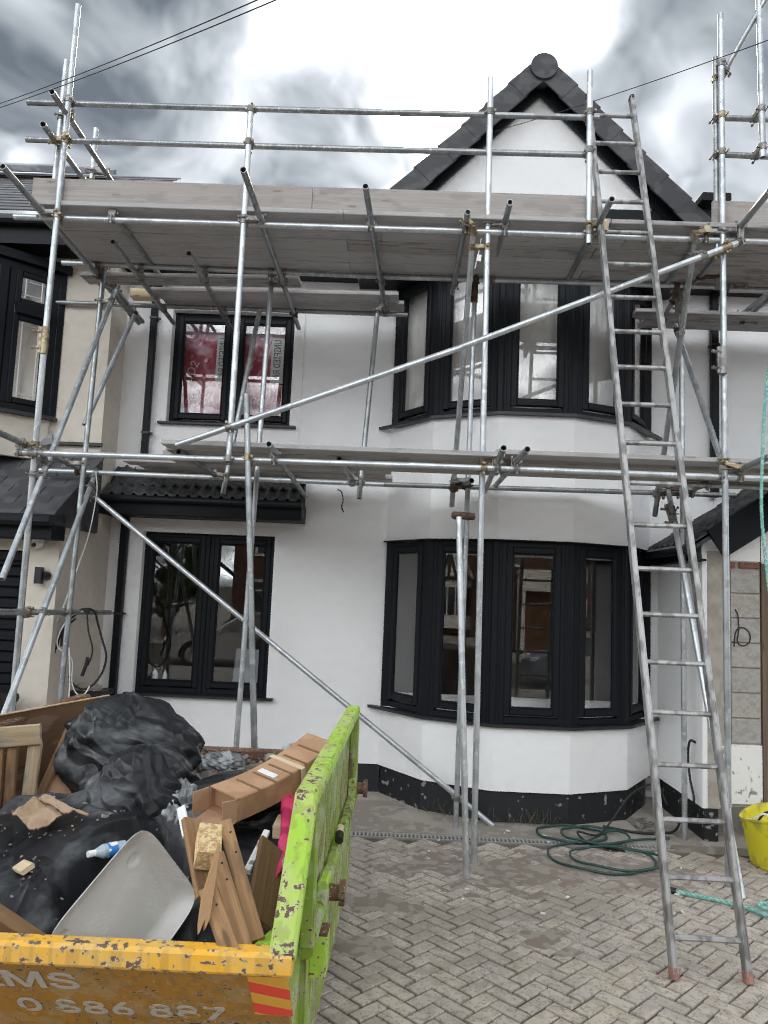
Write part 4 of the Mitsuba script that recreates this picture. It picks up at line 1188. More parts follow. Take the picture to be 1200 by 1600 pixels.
# wires and tag hanging by the middle standard
tg = thing('scaffold_tag', 'white tag hanging on a thin wire beside the middle scaffold pole', 'tag')
put(tg + '__wire', cable([(0.602, 5.950, 4.931), (0.584, 5.950, 4.807), (0.575, 5.950, 4.769), (0.560, 5.980, 4.685)], 0.005, 6), 'white_plastic', smooth=True)
mb = MB(); mb.bar((0.589, 5.940, 4.786), (0.585, 5.940, 4.732), 0.035, 0.006, (0, -1, 0), 0.001); put(tg + '__card', mb, 'white_plastic')
put('ladder_padding', flip_fix(cyl((1.548, 5.830, 4.960), (1.562, 5.830, 5.046), 0.042, 14, 0.036)), 'pale_timber', smooth=30, label='cream foam wrap taped round the tube end behind the ladder', category='padding')

# ------------------------------------------------------------------ ladder
LD = thing('ladder', 'long grimy aluminium ladder leaning on the scaffold', 'ladder')
Lf, Rf = V(1.632, 4.50, 0.03), V(2.036, 4.495, 0.03)
Lt, Rt = V(1.505, 6.19, 6.34), V(1.875, 6.19, 6.34)
ln = unit(np.cross(Rf - Lf, Lt - Lf))
for a, b in ((Lf, Lt), (Rf, Rt)):
    mb = MB(); mb.bar(a, b, 0.066, 0.036, Rf - Lf, 0.006)
    d = unit(b - a); o = -ln * 0.034 if ln[1] > 0 else ln * 0.034
    for s in (-0.012, 0.012):
        mb.bar(a + o + unit(Rf - Lf) * s, b + o + unit(Rf - Lf) * s, 0.006, 0.007, Rf - Lf, 0.002)
    k = put(LD + '__stile', mb, 'aluminium')
    fm = MB(); fm.bar(a - d * 0.028, a + d * 0.030, 0.074, 0.044, Rf - Lf, 0.012); put(LD + '__foot', fm, 'red_rubber')
    cp = MB(); cp.bar(b - d * 0.02, b + d * 0.012, 0.072, 0.042, Rf - Lf, 0.012); put(LD + '__cap', cp, 'black_rubber')
for k in range(21):
    t = (0.17 + 0.2985 * k) / 6.34
    a, b = Lf + (Lt - Lf) * t, Rf + (Rt - Rf) * t
    mb = MB(); mb.bar(a, b, 0.032, 0.030, Lt - Lf, 0.007); put(LD + '__rung', mb, 'aluminium')

# ------------------------------------------------------------------ skip
SK = thing('skip', 'open skip with chipped yellow end and green side full of building waste', 'skip')
xr = lambda y: -0.285 + 0.030 * (y - 3.7)          # face of the right side
XL = -2.02
YFR, YBK = 2.56, 5.18
ZR, ZFR = 1.30, 0.90
YC = 2.97


def side_plate(xf, sgn, t=0.03):
    prof = [(YFR + 0.05, ZFR - 0.05), (YC, ZR - 0.03), (YBK, ZR - 0.03), (YBK + 0.2, 0.10), (3.28, 0.10)]
    m = extrude(Polygon(prof), t)
    v = m.vertices.copy()
    m.vertices = np.stack([xf(v[:, 0]) - sgn * (v[:, 2]), v[:, 0], v[:, 1]], -1)
    m.fix_normals()
    return m


def SP(y, z, out=0.0):
    return V(xr(y) + out, y, z)


put(SK + '__side', side_plate(xr, 1), 'skip_green', label='green side streaked with rust and dirt')
put(SK + '__side', side_plate(lambda y: XL + 0 * y, -1), 'skip_rust', label='far side, rusty inside')
mb = MB()
mb.bar(SP(YC, ZR - 0.03, .012), SP(YBK, ZR - 0.03, .012), 0.085, 0.062, ch=0.012)
mb.bar(SP(YFR + 0.02, ZFR - 0.02, .012), SP(YC + .02, ZR - 0.03, .012), 0.085, 0.062, ch=0.012)
put(SK + '__rim', mb, 'skip_green_rim', label='bright green top rim with paint chipped off')
tri = [V((-0.343, 2.870, 0.869)), V((-0.301, 2.620, 0.872)), V((-0.430, 2.620, 0.864))]
gz = unit(np.cross(tri[1] - tri[0], tri[2] - tri[0])) * 0.012
put(SK + '__gusset', flip_fix(trimesh.Trimesh(tri + [p - gz for p in tri], [(0, 1, 2), (3, 5, 4), (0, 3, 4), (0, 4, 1), (1, 4, 5), (1, 5, 2), (2, 5, 3), (2, 3, 0)], process=False)), 'skip_green_rim')
mb = MB(); mb.bar((XL, YC, ZR - .03), (XL, YBK, ZR - .03), 0.085, 0.062, ch=0.012); put(SK + '__rim', mb, 'skip_rust')
# ribs, fold and lower rail on the outside of the green side
for y, w in ((YC + 0.07, 0.07), (YBK - 0.04, 0.075)):
    mb = MB(); mb.bar(SP(y, ZR - 0.07, .028), SP(y + 0.02, 0.72, .030), 0.056, w, (0, 1, 0), 0.008); put(SK + '__rib', mb, 'skip_green')
mb = MB(); mb.bar(SP(3.05, 0.70, .028), SP(YBK + .06, 0.72, .028), 0.06, 0.07, ch=0.016); put(SK + '__rail', mb, 'skip_green')
mb = MB(); mb.bar(SP(3.15, 0.40, .006), SP(YBK + .12, 0.40, .006), 0.030, 0.50, ch=0.012); put(SK + '__lower_panel', mb, 'skip_green')
for (y, z) in ((3.62, 0.70), (YBK - 0.02, 0.78)):
    lug = numbered(SK + '__lifting_lug')
    put(lug + '__pin', cyl(SP(y, z, 0.02), SP(y, z, 0.115), 0.036, 18), 'skip_rust', smooth=30)
    put(lug + '__head', cyl(SP(y, z, 0.10), SP(y, z, 0.125), 0.056, 18), 'skip_rust', smooth=30)
    mb = MB(); mb.bar(SP(y - .075, z - .01, .03), SP(y + .075, z - .01, .03), 0.045, 0.16, ch=0.01); put(lug + '__plate', mb, 'skip_green_rim')
pk_ = numbered(SK + '__pocket')
mb = MB()
for (y0_, y1_, z0_, z1_) in ((3.26, 3.275, .50, .66), (3.355, 3.37, .50, .66), (3.275, 3.355, .50, .515)):
    a, b = SP(y0_, z0_, 0.02), SP(y1_, z1_, 0.085); mb.block(np.minimum(a, b), np.maximum(a, b), 0.003)
mb.bar(SP(3.262, .58, .082), SP(3.368, .58, .082), 0.010, 0.155, ch=0.003)
put(pk_, mb, 'skip_green_rim')
mb = MB(); mb.bar(SP(3.262, .665, .052), SP(3.368, .665, .052), 0.074, 0.012, ch=0.003); put(pk_ + '__rusty_edge', mb, 'skip_rust')
# yellow loading end: rim, sloping plate
FX0, FX1 = XL, xr(YFR) + 0.045
mb = MB(); mb.bar((FX0, YFR + 0.03, ZFR - 0.035), (FX1, YFR + 0.03, ZFR - 0.035), 0.075, 0.072, ch=0.012); put(SK + '__end_rim', mb, 'skip_yellow_rim', label='yellow end rim, paint chipped to rust')
pf0, pf1 = V(0, YFR + 0.04, ZFR - 0.07), V(0, 3.30, 0.10)
fd = unit(pf1 - pf0); fn = unit(np.cross(V(1, 0, 0), fd))
if fn[1] > 0:
    fn = -fn
mb = MB(); c = (pf0 + pf1) / 2 - fn * 0.012
mb.bar((FX0, c[1], c[2]), (FX1 - 0.03, c[1], c[2]), 0.024, np.linalg.norm(pf1 - pf0), fd, 0.004)
put(SK + '__end_plate', mb, 'skip_yellow')
fo = pf0 + fn * 0.001


def on_front(m, x, s):
    """lettering mesh (x right, y up) onto the sloping plate; s = distance of the base line down the slope"""
    return place(m, fo + V(x, 0, 0) + fd * s, (1, 0, 0), -fd, fn)


for txt, ref, wref, x_right, dn, hgt in (('AMS', 'S', 0.10, -1.0, 0.215, 0.120), ('0 886 887', '886 887', 0.60, -0.525, 0.425, 0.105)):
    tm, rf = text_mesh(txt, hgt, 0.002, bold=True), text_mesh(ref, hgt, 0.002, bold=True)
    k = wref / (rf.bounds[1][0] - rf.bounds[0][0])
    tm.apply_transform(np.diag([k, 1, 1, 1]))
    for ch in on_front(tm, x_right - tm.bounds[1][0], dn).split(only_watertight=False):
        put(SK + '__letter', ch, 'skip_letter')
st = numbered(SK + '__chevron_sticker')
sq = sbox(-0.42, -0.60, -0.285, 0.0)
for k in range(5):
    band = Polygon([(-0.62, 0.08 - k * 0.085), (-0.1, -0.13 - k * 0.085), (-0.1, -0.215 - k * 0.085), (-0.62, -0.005 - k * 0.085)]).intersection(sbox(-0.423, -0.36, -0.290, -0.045))
    if band.is_empty or band.area < 1e-5:
        continue
    put(st + ('__red_band' if k % 2 else '__orange_band'), on_front(extrude(band, 0.0015), 0, 0.0), 'sticker_red' if k % 2 else 'sticker_orange')
# rear end and floor
mb = MB(); mb.block((XL, YBK - 0.08, 0.9), (xr(YBK), YBK - 0.05, 1.0), 0.006); mb.bar((XL, YBK - 0.05, 0.97), (xr(YBK) - 0.02, YBK - 0.05, 0.97), 0.07, 0.07, ch=0.012)
mb.bar((XL, YBK + .02, 0.5), (xr(YBK) - .02, YBK + .02, 0.5), 0.03, 0.86, (0, -.15, 1), 0.01); put(SK + '__rear_end', mb, 'skip_rust', label='low rusty rear end')
mb = MB(); mb.block((XL, 3.25, 0.08), (xr(4) - 0.03, YBK + .15, 0.12), 0.006); put(SK + '__floor', mb, 'skip_rust')
mb = MB(); mb.block((XL + .2, 3.4, 0.0), (XL + .3, YBK, 0.08)); mb.block((-0.6, 3.4, 0.0), (-0.5, YBK, 0.08)); put(SK + '__skid', mb, 'skip_rust')

# ------------------------------------------------------------------ what lies in the skip
SHEETS = []


def crumple(q, seed, n=7, f=2.0):
    """sheet folded many times: triangle waves in random directions, so flat facets meet in sharp creases; from about -1 to 1"""
    g = np.random.default_rng(seed)
    out = 0.0
    for k in range(n):
        dv = unit(g.normal(size=3)); fr = f * 1.42 ** k * g.uniform(0.8, 1.2)
        ph = g.uniform(0, 9) + 0.55 * (nfbm(q * 1.4 + k * 3.3, 2, seed + k) - 0.5) * fr * 0.55
        t = (q @ dv) * fr * 0.5 + ph
        tri = 4 * np.abs(t - np.floor(t + 0.5)) - 1
        out = out + tri * 0.66 ** k
    return out / 1.9


def heap_mesh(x0, x1, y0, y1, base, amp, seed, n=120, f=2.4):
    """sheeting lying in folds; nothing of it reaches through the sloping end plate"""
    gx, gy = np.meshgrid(np.linspace(x0, x1, n), np.linspace(y0, y1, n))
    P = np.stack([gx, gy, 0 * gx + seed], -1)
    P = P + 0.12 * np.stack([nfbm(P * 3, 2, seed) - .5, nfbm(P * 3 + 5, 2, seed + 1) - .5, 0 * gx], -1)
    z = base(gx, gy) + amp * crumple(P, seed, 6, f)
    z = np.maximum(z, 0.90 - 1.043 * (gy - 2.6))
    v = np.stack([gx, gy, z], -1).reshape(-1, 3)
    SHEETS.append(v)
    ff = np.array([(i * n + j, i * n + j + 1, (i + 1) * n + j + 1, (i + 1) * n + j) for i in range(n - 1) for j in range(n - 1)])
    return v, ff


def bag(c, rad, seed, amp=0.16, sub=6, rotz=0.0, f=1.15):
    """crumpled sheeting: a lumpy body with flat facets and sharp folds"""
    m = trimesh.creation.icosphere(sub, 1.0)
    v = m.vertices
    w = nfbm(v * 1.1 + seed, 2, seed) - 0.5
    ph = np.arctan2(v[:, 1], v[:, 0])
    t = ph * 1.75 + v[:, 2] * 1.3 + 2.2 * nfbm(v * 1.5 + 2 * seed, 2, seed + 9)
    drape = np.abs(2 * (t - np.floor(t)) - 1) - 0.5
    r = 1 + 0.45 * w + amp * (0.75 * crumple(v + 0.3 * w[:, None], seed, 6, f) + 0.55 * drape * (1 - 0.5 * np.abs(v[:, 2])))
    v = v * r[:, None] * V(rad)
    return trimesh.Trimesh(v @ rot((0, 0, 1), rotz).T + V(c), m.faces, process=False)


put('waste_heap', heap_mesh(XL + .04, -0.36, 3.12, YBK - .1, lambda x, y: 0.40 + 0.42 * np.clip((y - 3.1) / 0.7, 0, 1) + 0 * x, 0.035, 4, 130), 'black_sheeting_clean', smooth=22,
    label='dark waste filling the bottom of the skip', category='waste', kind='stuff')
mb = MB()
for k in range(230):
    x, y = rng.uniform(-1.25, -0.42), rng.uniform(4.2, 5.05)
    s = rng.uniform(0.02, 0.07); d = unit(rng.normal(size=3))
    mb.bar(V(x, y, 0.90 + rng.uniform(0, .07)) - d * s * .6, V(x, y, 0.90 + rng.uniform(0, .07)) + d * s * .6, s, s * rng.uniform(.3, .9), rng.normal(size=3), 0.004)
put('rubble', mb, 'rubble_grey', label='grey and brown broken rubble at the back of the skip', category='rubble', kind='stuff')
put('black_bag', bag((-1.385, 4.22, 1.13), (0.37, 0.36, 0.28), 11, 0.17), 'black_sheeting', smooth=22, label='biggest dusty black plastic heap at the back of the skip', category='plastic sheeting')
put('black_bag', bag((-1.12, 3.72, 1.05), (0.25, 0.27, 0.21), 23, 0.20), 'black_sheeting', smooth=22, label='crumpled black plastic bundle in the middle of the skip heap', category='plastic sheeting')
put('black_bag', bag((-0.76, 4.15, 0.97), (0.25, 0.2, 0.11), 31, 0.15), 'black_sheeting_clean', smooth=22, label='smooth black plastic lump behind the long cardboard box', category='plastic sheeting')
put('black_sheet', heap_mesh(-1.75, -0.75, 2.92, 3.72, lambda x, y: 0.86 + 0.17 * np.clip((y - 2.9) / 0.6, 0, 1) + 0.10 * np.clip((x + 1.5) / .6, 0, 1) - 0.55 * np.clip((x + 1.42 - 0.62 * np.clip(y - 2.75, 0, .6)) / .20, 0, 1) * np.clip((3.5 - y) / .25, 0, 1), 0.080, 17, 220), 'black_sheeting', smooth=22, label='creased black plastic sheet spread behind the grey tray', category='plastic sheeting')
put('black_sheet', heap_mesh(-1.62, -1.12, 2.74, 3.05, lambda x, y: 0.86 + 0.10 * np.clip((y - 2.74) / 0.3, 0, 1) - 0.16 * np.clip((x + 1.28) / .12, 0, 1), 0.045, 53, 110, 4.0), 'black_sheeting', smooth=22, label='dusty fold of black plastic lying along the yellow rim left of the tray', category='plastic sheeting')
put('black_sheet', heap_mesh(-2.0, -1.28, 2.75, 3.45, lambda x, y: 0.92 + 0.10 * np.clip((y - 2.9) / 0.5, 0, 1) - 0.1 * np.clip((x + 1.55) / .3, 0, 1), 0.075, 29, 160), 'black_sheeting', smooth=22, label='crumpled black plastic at the left edge of the skip', category='plastic sheeting')
put('black_sheet', heap_mesh(-0.80, -0.40, 3.05, 3.7, lambda x, y: 0.48 + 0.30 * np.clip((y - 3.1) / 0.5, 0, 1) + 0 * x, 0.05, 37, 110), 'black_sheeting_clean', smooth=22, label='black plastic under the timber beside the green side', category='plastic sheeting')
put('grey_wrapping', bag((-0.92, 3.63, 0.98), (0.10, 0.13, 0.17), 5, 0.25, 5, f=3), 'grey_wrap', smooth=True, label='crumpled grey plastic wrapping beside the black bundle', category='wrapping')
put('grey_wrapping', bag((-0.50, 4.75, 1.04), (0.13, 0.12, 0.09), 9, 0.3, 5, f=3.5), 'grey_wrap', smooth=True, label='ragged grey wrapping behind the far end of the cardboard box', category='wrapping')
put('grey_wrapping', bag((-0.98, 4.72, 1.0), (0.12, 0.10, 0.06), 15, 0.3, 5, f=3.5), 'grey_wrap', smooth=True, label='grey plastic scrap in the rubble at the back of the skip', category='wrapping')

pts_ = np.vstack(SHEETS)
mb = MB()
for k in range(220):          # crumbs and splinters lying on whatever sheet is uppermost there
    p = pts_[int(rng.integers(len(pts_)))]
    near_ = pts_[np.hypot(pts_[:, 0] - p[0], pts_[:, 1] - p[1]) < 0.012]
    z = near_[:, 2].max() + 0.004
    s = rng.uniform(0.003, 0.009) * (1 + (rng.random() < .08)); d = unit(rng.normal(size=3) * [1, 1, .25]) * s * rng.uniform(.4, 1.1)
    mb.bar(V(p[0], p[1], z) - d, V(p[0], p[1], z) + d, s, s * rng.uniform(.3, .8), rng.normal(size=3), 0.001)
put('waste_scraps', mb, 'rubble_grey', label='small crumbs and splinters scattered over the black plastic', category='debris', kind='stuff')

# shallow moulded tray leaning on the front end
TT, TL, TR = V((-0.944, 3.100, 1.125)), V((-1.164, 2.750, 0.808)), V((-0.747, 3.300, 0.777))
tu, tv = unit(TL - TT), unit(TR - TT)
tn = unit(np.cross(tu, tv))
if tn @ (EYE - TT) < 0:
    tn = -tn
LX, LY = np.linalg.norm(TL - TT), np.linalg.norm(TR - TT)
nx, ny = 90, 60
gu, gv = np.meshgrid(np.linspace(0, 1, nx), np.linspace(0, 1, ny))
au, av = gu * 2 - 1, gv * 2 - 1
# superellipse outline maps the square grid to a rounded rectangle
k = 6.5
rr = np.maximum(np.abs(au), np.abs(av)) + 1e-9
se = (np.abs(au) ** k + np.abs(av) ** k) ** (1 / k) + 1e-9
su, sv = au * rr / se, av * rr / se
dep = -0.050 * (1 - np.clip((rr - 0.72) / 0.24, 0, 1) ** 2)
dep = dep + 0.014 * np.clip((rr - 0.955) / 0.03, 0, 1)
for cu, cv in ((-0.66, -0.50), (0.74, -0.62)):
    dd_ = np.hypot((au - cu) * LX / 2, (av - cv) * LY / 2)
    dep = dep - 0.008 * np.clip((0.026 - dd_) / 0.005, 0, 1)
pt = TT + ((su + 1) / 2 * LX)[..., None] * tu + ((sv + 1) / 2 * LY)[..., None] * tv + dep[..., None] * tn
v = pt.reshape(-1, 3); v2 = v - tn * 0.006
f = np.array([(i * nx + j, i * nx + j + 1, (i + 1) * nx + j + 1, (i + 1) * nx + j) for i in range(ny - 1) for j in range(nx - 1)])
N = len(v)
per = [j for j in range(nx)] + [i * nx + nx - 1 for i in range(1, ny)] + [(ny - 1) * nx + j for j in range(nx - 2, -1, -1)] + [i * nx for i in range(ny - 2, 0, -1)]
sk_ = [(per[i], per[(i + 1) % len(per)], N + per[(i + 1) % len(per)], N + per[i]) for i in range(len(per))]
put('moulded_tray', (np.vstack([v, v2]), np.vstack([f, f[:, ::-1] + N, sk_])), 'tray_plastic', smooth=True, label='shallow grey moulded tray with rounded corners leaning on the yellow end', category='tray')

bt = thing('drink_bottle', 'clear plastic bottle with blue label lying behind the tray in the skip', 'bottle')
b0, b1 = V((-1.147, 3.100, 0.991)), V((-1.084, 3.160, 0.991))
bd = unit(b1 - b0)
put(bt + '__body', trimesh.util.concatenate([cyl(b0 + bd * .03, b0 + bd * .06, .014, 16, .027), cyl(b0 + bd * .06, b0 + bd * .15, .027, 16)]), 'water_plastic', smooth=30)
put(bt + '__cap', cyl(b0, b0 + bd * .03, .013, 12), 'white_plastic', smooth=30)
put(bt + '__label', cyl(b0 + bd * .075, b0 + bd * .115, .0275, 18, caps=False), 'blue_label', smooth=30)

# standing hardboard and pallet at the left
mb = MB(); mb.bar((-2.16, 3.55, 1.06), (-1.79, 5.02, 1.045), 0.014, 0.55, (-0.05, 0, 1), 0.002); hb = put('hardboard_sheet', mb, 'hardboard', label='big scratched brown board standing along the far side of the skip', category='board')
mb = MB(); mb.bar((-2.163, 3.55, 1.337), (-1.80, 5.02, 1.322), 0.016, 0.008, (0, 0, 1), 0.002); put(hb + '__top_edge', mb, 'sawn_edge')
mb = MB(); mb.bar((-1.709, 4.250, 1.287), (-1.686, 3.850, 0.978), 0.02, 0.05, (1, -.3, 0.3), 0.002); put('timber_batten', mb, 'timber_brown', label='thin brown batten leaning on the big brown board', category='batten')
v = [V((-1.710, 4.270, 1.277)), V((-1.688, 3.870, 0.967)), V((-1.436, 3.950, 0.901)), V((-1.586, 4.300, 1.171))]
m = trimesh.Trimesh(v + [p + V(-.008, .008, 0) for p in v], [(0, 1, 2), (0, 2, 3), (4, 6, 5), (4, 7, 6), (0, 4, 5), (0, 5, 1), (1, 5, 6), (1, 6, 2), (2, 6, 7), (2, 7, 3), (3, 7, 4), (3, 4, 0)], process=False)
put('hardboard_sheet', flip_fix(m), 'cardboard', label='smaller brown board leaning behind the black plastic', category='board')
pl = thing('pallet', 'old pallet with blue paint marks standing at the left of the skip', 'pallet')
yp = 3.72
mb = MB(); mb.bar((-2.039, 3.700, 1.271), (-1.644, 3.720, 1.317), 0.022, 0.095, ch=0.004); put(pl + '__board', mb, 'pallet_wood_painted')
for (pa, pb, w) in (((-1.676, 3.745, 1.272), (-1.691, 3.745, 0.932), 0.062), ((-1.782, 3.745, 1.258), (-1.778, 3.745, 0.913), 0.045), ((-1.850, 3.745, 1.256), (-1.842, 3.745, 0.881), 0.05)):
    mb = MB(); mb.bar(pa, pb, w, 0.03, (0, -1, 0), 0.004); put(pl + '__slat', mb, 'pallet_wood_painted' if w == 0.062 else 'pallet_wood')

# folded brown paper, card and white offcuts
def sheet_quad(P, seed, amp, key, m, n=36, **lab):
    P = [V(p) for p in P]
    gu, gv = np.meshgrid(np.linspace(0, 1, n), np.linspace(0, 1, n))
    pts = (((1 - gu) * (1 - gv))[..., None] * P[0] + (gu * (1 - gv))[..., None] * P[1] + (gu * gv)[..., None] * P[2] + ((1 - gu) * gv)[..., None] * P[3])
    nrm = unit(np.cross(P[1] - P[0], P[3] - P[0]))
    w = nfbm(np.stack([gu * 3.1 + seed, gv * 2.7, 0 * gu], -1), 3, seed) - 0.5
    pts = pts + (amp * w)[..., None] * nrm
    top = pts.reshape(-1, 3); bot = top - nrm * 0.004
    f = np.array([(i * n + j, i * n + j + 1, (i + 1) * n + j + 1, (i + 1) * n + j) for i in range(n - 1) for j in range(n - 1)])
    return put(key, (np.vstack([top, bot]), np.vstack([f, f[:, ::-1] + n * n])), m, smooth=True, **lab)


sheet_quad([(-1.553, 3.300, 1.069), (-1.386, 3.180, 1.036), (-1.355, 3.340, 1.072), (-1.520, 3.480, 1.097)], 3, 0.05, 'brown_paper_sheet', 'brown_paper', label='flat brown paper sheet lying below the pallet', category='paper')
sheet_quad([(-1.530, 3.460, 1.094), (-1.341, 3.320, 1.078), (-1.229, 3.300, 1.089), (-1.506, 3.500, 1.098)], 7, 0.04, 'brown_paper_sheet', 'brown_paper', label='folded over flap of brown paper against the black bundle', category='paper')
mb = MB(); mb.bar((-0.846, 3.300, 1.126), (-0.777, 3.150, 1.062), 0.036, 0.012, (0, -1, 0.4), 0.002); put('white_strip', mb, 'white_plastic', label='flat white strip standing by the small wooden crate', category='strip')
mb = MB(); mb.bar((-0.514, 3.050, 0.972), (-0.483, 3.300, 1.045), 0.026, 0.020, (0, -1, .5), 0.003); put('white_strip', mb, 'grimy_white', label='square white stick leaning right of the timber crate', category='strip')
mb = MB(); mb.bar((-1.349, 2.750, 0.916), (-1.128, 2.700, 0.827), 0.05, 0.055, (0.3, -.5, 1), 0.004); put('timber_batten', mb, 'timber_brown', label='thick brown timber in the lower left corner of the skip', category='batten')
mb = MB(); mb.bar((-1.365, 3.000, 0.974), (-1.308, 2.950, 0.980), 0.05, 0.02, (0, -.6, 1), 0.003); put('timber_offcut', mb, 'pale_timber', label='tiny pale wood offcut on the black plastic at left', category='offcut')

# broken crate of planks and chipboard
CR = thing('broken_crate', 'broken wooden crate of planks with a chipboard block between them', 'crate')
for (pa, pb, w, t_, up_) in (((-0.741, 3.050, 1.153), (-0.618, 2.840, 0.949), 0.026, 0.075, (0.45, 0.9, 0.1)), ((-0.601, 3.000, 1.166), (-0.407, 2.700, 0.876), 0.052, 0.022, (0.25, -1, 0.35)),
                             ((-0.595, 2.860, 1.091), (-0.434, 2.630, 0.873), 0.056, 0.022, (0.25, -1, 0.35)), ((-0.594, 2.740, 1.021), (-0.468, 2.580, 0.878), 0.060, 0.022, (0.25, -1, 0.35))):
    mb = MB(); mb.bar(pa, pb, w, t_, up_, 0.003); k_ = put(CR + '__plank', mb, 'pallet_wood')
    pa, pb = V(pa), V(pb)
    d, s_, t2 = frame_of(pb - pa, up_)
    for g_ in (0.12, 0.30):          # nail holes
        put(k_ + '__nail', cyl(pa + (pb - pa) * g_ + t2 * (t_ / 2 - .002) + s_ * .01, pa + (pb - pa) * g_ + t2 * (t_ / 2 + .001) + s_ * .01, 0.0045, 8), 'black_metal')
mb = MB(); mb.bar((-0.652, 2.980, 1.133), (-0.626, 2.860, 1.068), 0.082, 0.085, (0.1, 1, 0.45), 0.004); put(CR + '__chipboard_block', mb, 'chipboard')
mb = MB(); mb.bar((-0.618, 2.900, 1.019), (-0.582, 2.840, 0.959), 0.05, 0.02, (0.1, -1, 0.3), 0.003); put(CR + '__plank', mb, 'timber_brown')
# split board with a torn end
pa, pb = V((-0.587, 2.840, 1.138)), V((-0.577, 2.600, 0.927))
prof = Polygon([(0, 0), (0.05, 0.008), (0.28, 0.018), (0.40, 0.022), (0.452, 0.010), (0.41, 0.0), (0.475, -0.012), (0.43, -0.022), (0.30, -0.030), (0.12, -0.014)])
kk = np.linalg.norm(pb - pa) / 0.475
m = extrude(shapely.affinity.scale(prof, kk, kk * 1.1, origin=(0, 0)), 0.018)
d, s_, t2 = frame_of(pb - pa, (0.5, -1, 0.4))
put(CR + '__split_plank', place(m, pa, d, s_, t2), 'split_wood')

# long cardboard box with open end
CB = thing('cardboard_box', 'long torn open brown cardboard box across the skip', 'box')
c0, c1 = V((-0.695, 3.420, 1.117)), V((-0.337, 3.980, 1.260))
d, s, t = frame_of(c1 - c0, (0.1, -0.15, 1))
w_, h_ = 0.165, 0.105
mb = MB()
for (o, ww, hh, upv) in ((s * w_ / 2, 0.006, h_, t), (-s * w_ / 2, 0.006, h_, t), (t * h_ / 2, w_, 0.006, t), (-t * h_ / 2, w_, 0.006, t)):
    n_seg = 7
    for k in range(n_seg):
        e = lambda q: 0.03 * math.sin(q * 3.1) * -1
        a_ = c0 + (c1 - c0) * k / n_seg + o + V(0, 0, e(k / n_seg) - .0)
        b_ = c0 + (c1 - c0) * (k + 1) / n_seg + o + V(0, 0, e((k + 1) / n_seg))
        mb.bar(a_, b_, ww, hh, upv, 0.0015)
put(CB + '__body', mb, 'cardboard')
fe = c0 - d * 0.004
mb = MB(); mb.bar(fe + d * 0.035 - s * (w_ / 2 - .004), fe + d * 0.035 + s * (w_ / 2 - .004), 0.005, h_ - .01, t, .001); put(CB + '__inner_flap', mb, 'cardboard')
mb = MB()
mb.bar(fe + s * w_ / 2, fe + s * (w_ / 2 + .02) - d * .075, 0.005, h_, t, .001)
mb.bar(fe - t * h_ / 2, fe - t * (h_ / 2 + .012) - d * .08, w_, 0.005, t, .001); mb.bar(fe - s * w_ / 2, fe - s * (w_ / 2 - .03) - d * .055, 0.005, h_, t, .001)
put(CB + '__end_flap', mb, 'cardboard')
for k in (0.20, 0.36, 0.52, 0.68, 0.84):      # printed dark slots and flap creases on the top face
    q = c0 + (c1 - c0) * k + t * (h_ / 2 + 0.003) + V(0, 0, -0.03 * math.sin(k * 3.1))
    mb = MB(); mb.bar(q - s * 0.085, q + s * 0.055, 0.016, 0.003, t, .0008); put(CB + '__crease', mb, 'timber_brown')
q = c0 + (c1 - c0) * 0.42 + t * (h_ / 2 + 0.004) + V(0, 0, -0.03 * math.sin(.42 * 3.1))
mb = MB(); mb.bar(q - s * .05, q + s * .05, 0.035, 0.002, t, .0005); put(CB + '__label', mb, 'white_plastic')
q = c0 + (c1 - c0) * 0.62 + t * (h_ / 2 + 0.004) + V(0, 0, -0.03 * math.sin(.62 * 3.1))
mb = MB(); mb.bar(q - s * .10, q + s * .10, 0.03, 0.003, t, .0005); mb.bar(q - s * .10, q - s * .108 - t * .12, 0.03, 0.003, s, .0005); put(CB + '__tape', mb, 'pale_timber')

# pink plastic bag and board along the green side
pts = [(-0.454, 3.720, 1.089), (-0.413, 3.560, 1.053), (-0.387, 3.360, 1.005), (-0.387, 3.200, 0.968), (-0.391, 3.080, 0.939)]
P = spline(pts, 8); m_ = []
ang = np.linspace(0, 2 * np.pi, 17)[:-1]
v = []
for i, p in enumerate(P):
    tt = i / (len(P) - 1)
    wd = 0.035 + 0.055 * math.sin(math.pi * min(1, tt * 0.9 + 0.12)); th = 0.028
    for a in ang:
        q = V(math.cos(a) * wd * .45, math.cos(a) * wd * .8, math.sin(a) * th)
        nz = 1 + 0.5 * (float(nfbm(V(a * 1.3, tt * 6, 3.0), 3)) - .5)
        v.append(p + q * nz)
nA = len(ang)
f = [(i * nA + j, i * nA + (j + 1) % nA, (i + 1) * nA + (j + 1) % nA, (i + 1) * nA + j) for i in range(len(P) - 1) for j in range(nA)]
pb_ = thing('pink_plaster_bag', 'crushed bright pink plastic bag against the green skip side', 'bag')
put(pb_ + '__body', trimesh.Trimesh(v, np.vstack([[q[:3] for q in f], [[q[0], q[2], q[3]] for q in f]]), process=False), 'pink_bag', smooth=True)
tm = text_mesh('00', 0.045, 0.002, bold=True)
q = V((-0.375, 3.020, 0.989))
put(pb_ + '__print', place(tm, q, unit(V(.4, .7, .6)), unit(V(-.1, -.5, .8)), unit(V(.5, -.8, -.1))), 'white_plastic')
mb = MB(); mb.bar((-0.412, 2.850, 0.866), (-0.431, 3.200, 1.015), 0.02, 0.16, (.35, 1, .0), 0.003); put('brown_board', mb, 'timber_brown', label='short brown board on edge beside the pink bag', category='board')
mb = MB(); mb.bar((-0.453, 3.500, 0.986), (-0.448, 3.620, 0.999), 0.07, 0.06, (0, 0, 1), 0.004); put('timber_offcut', mb, 'pale_timber', label='pale timber end behind the brown board by the pink bag', category='offcut')
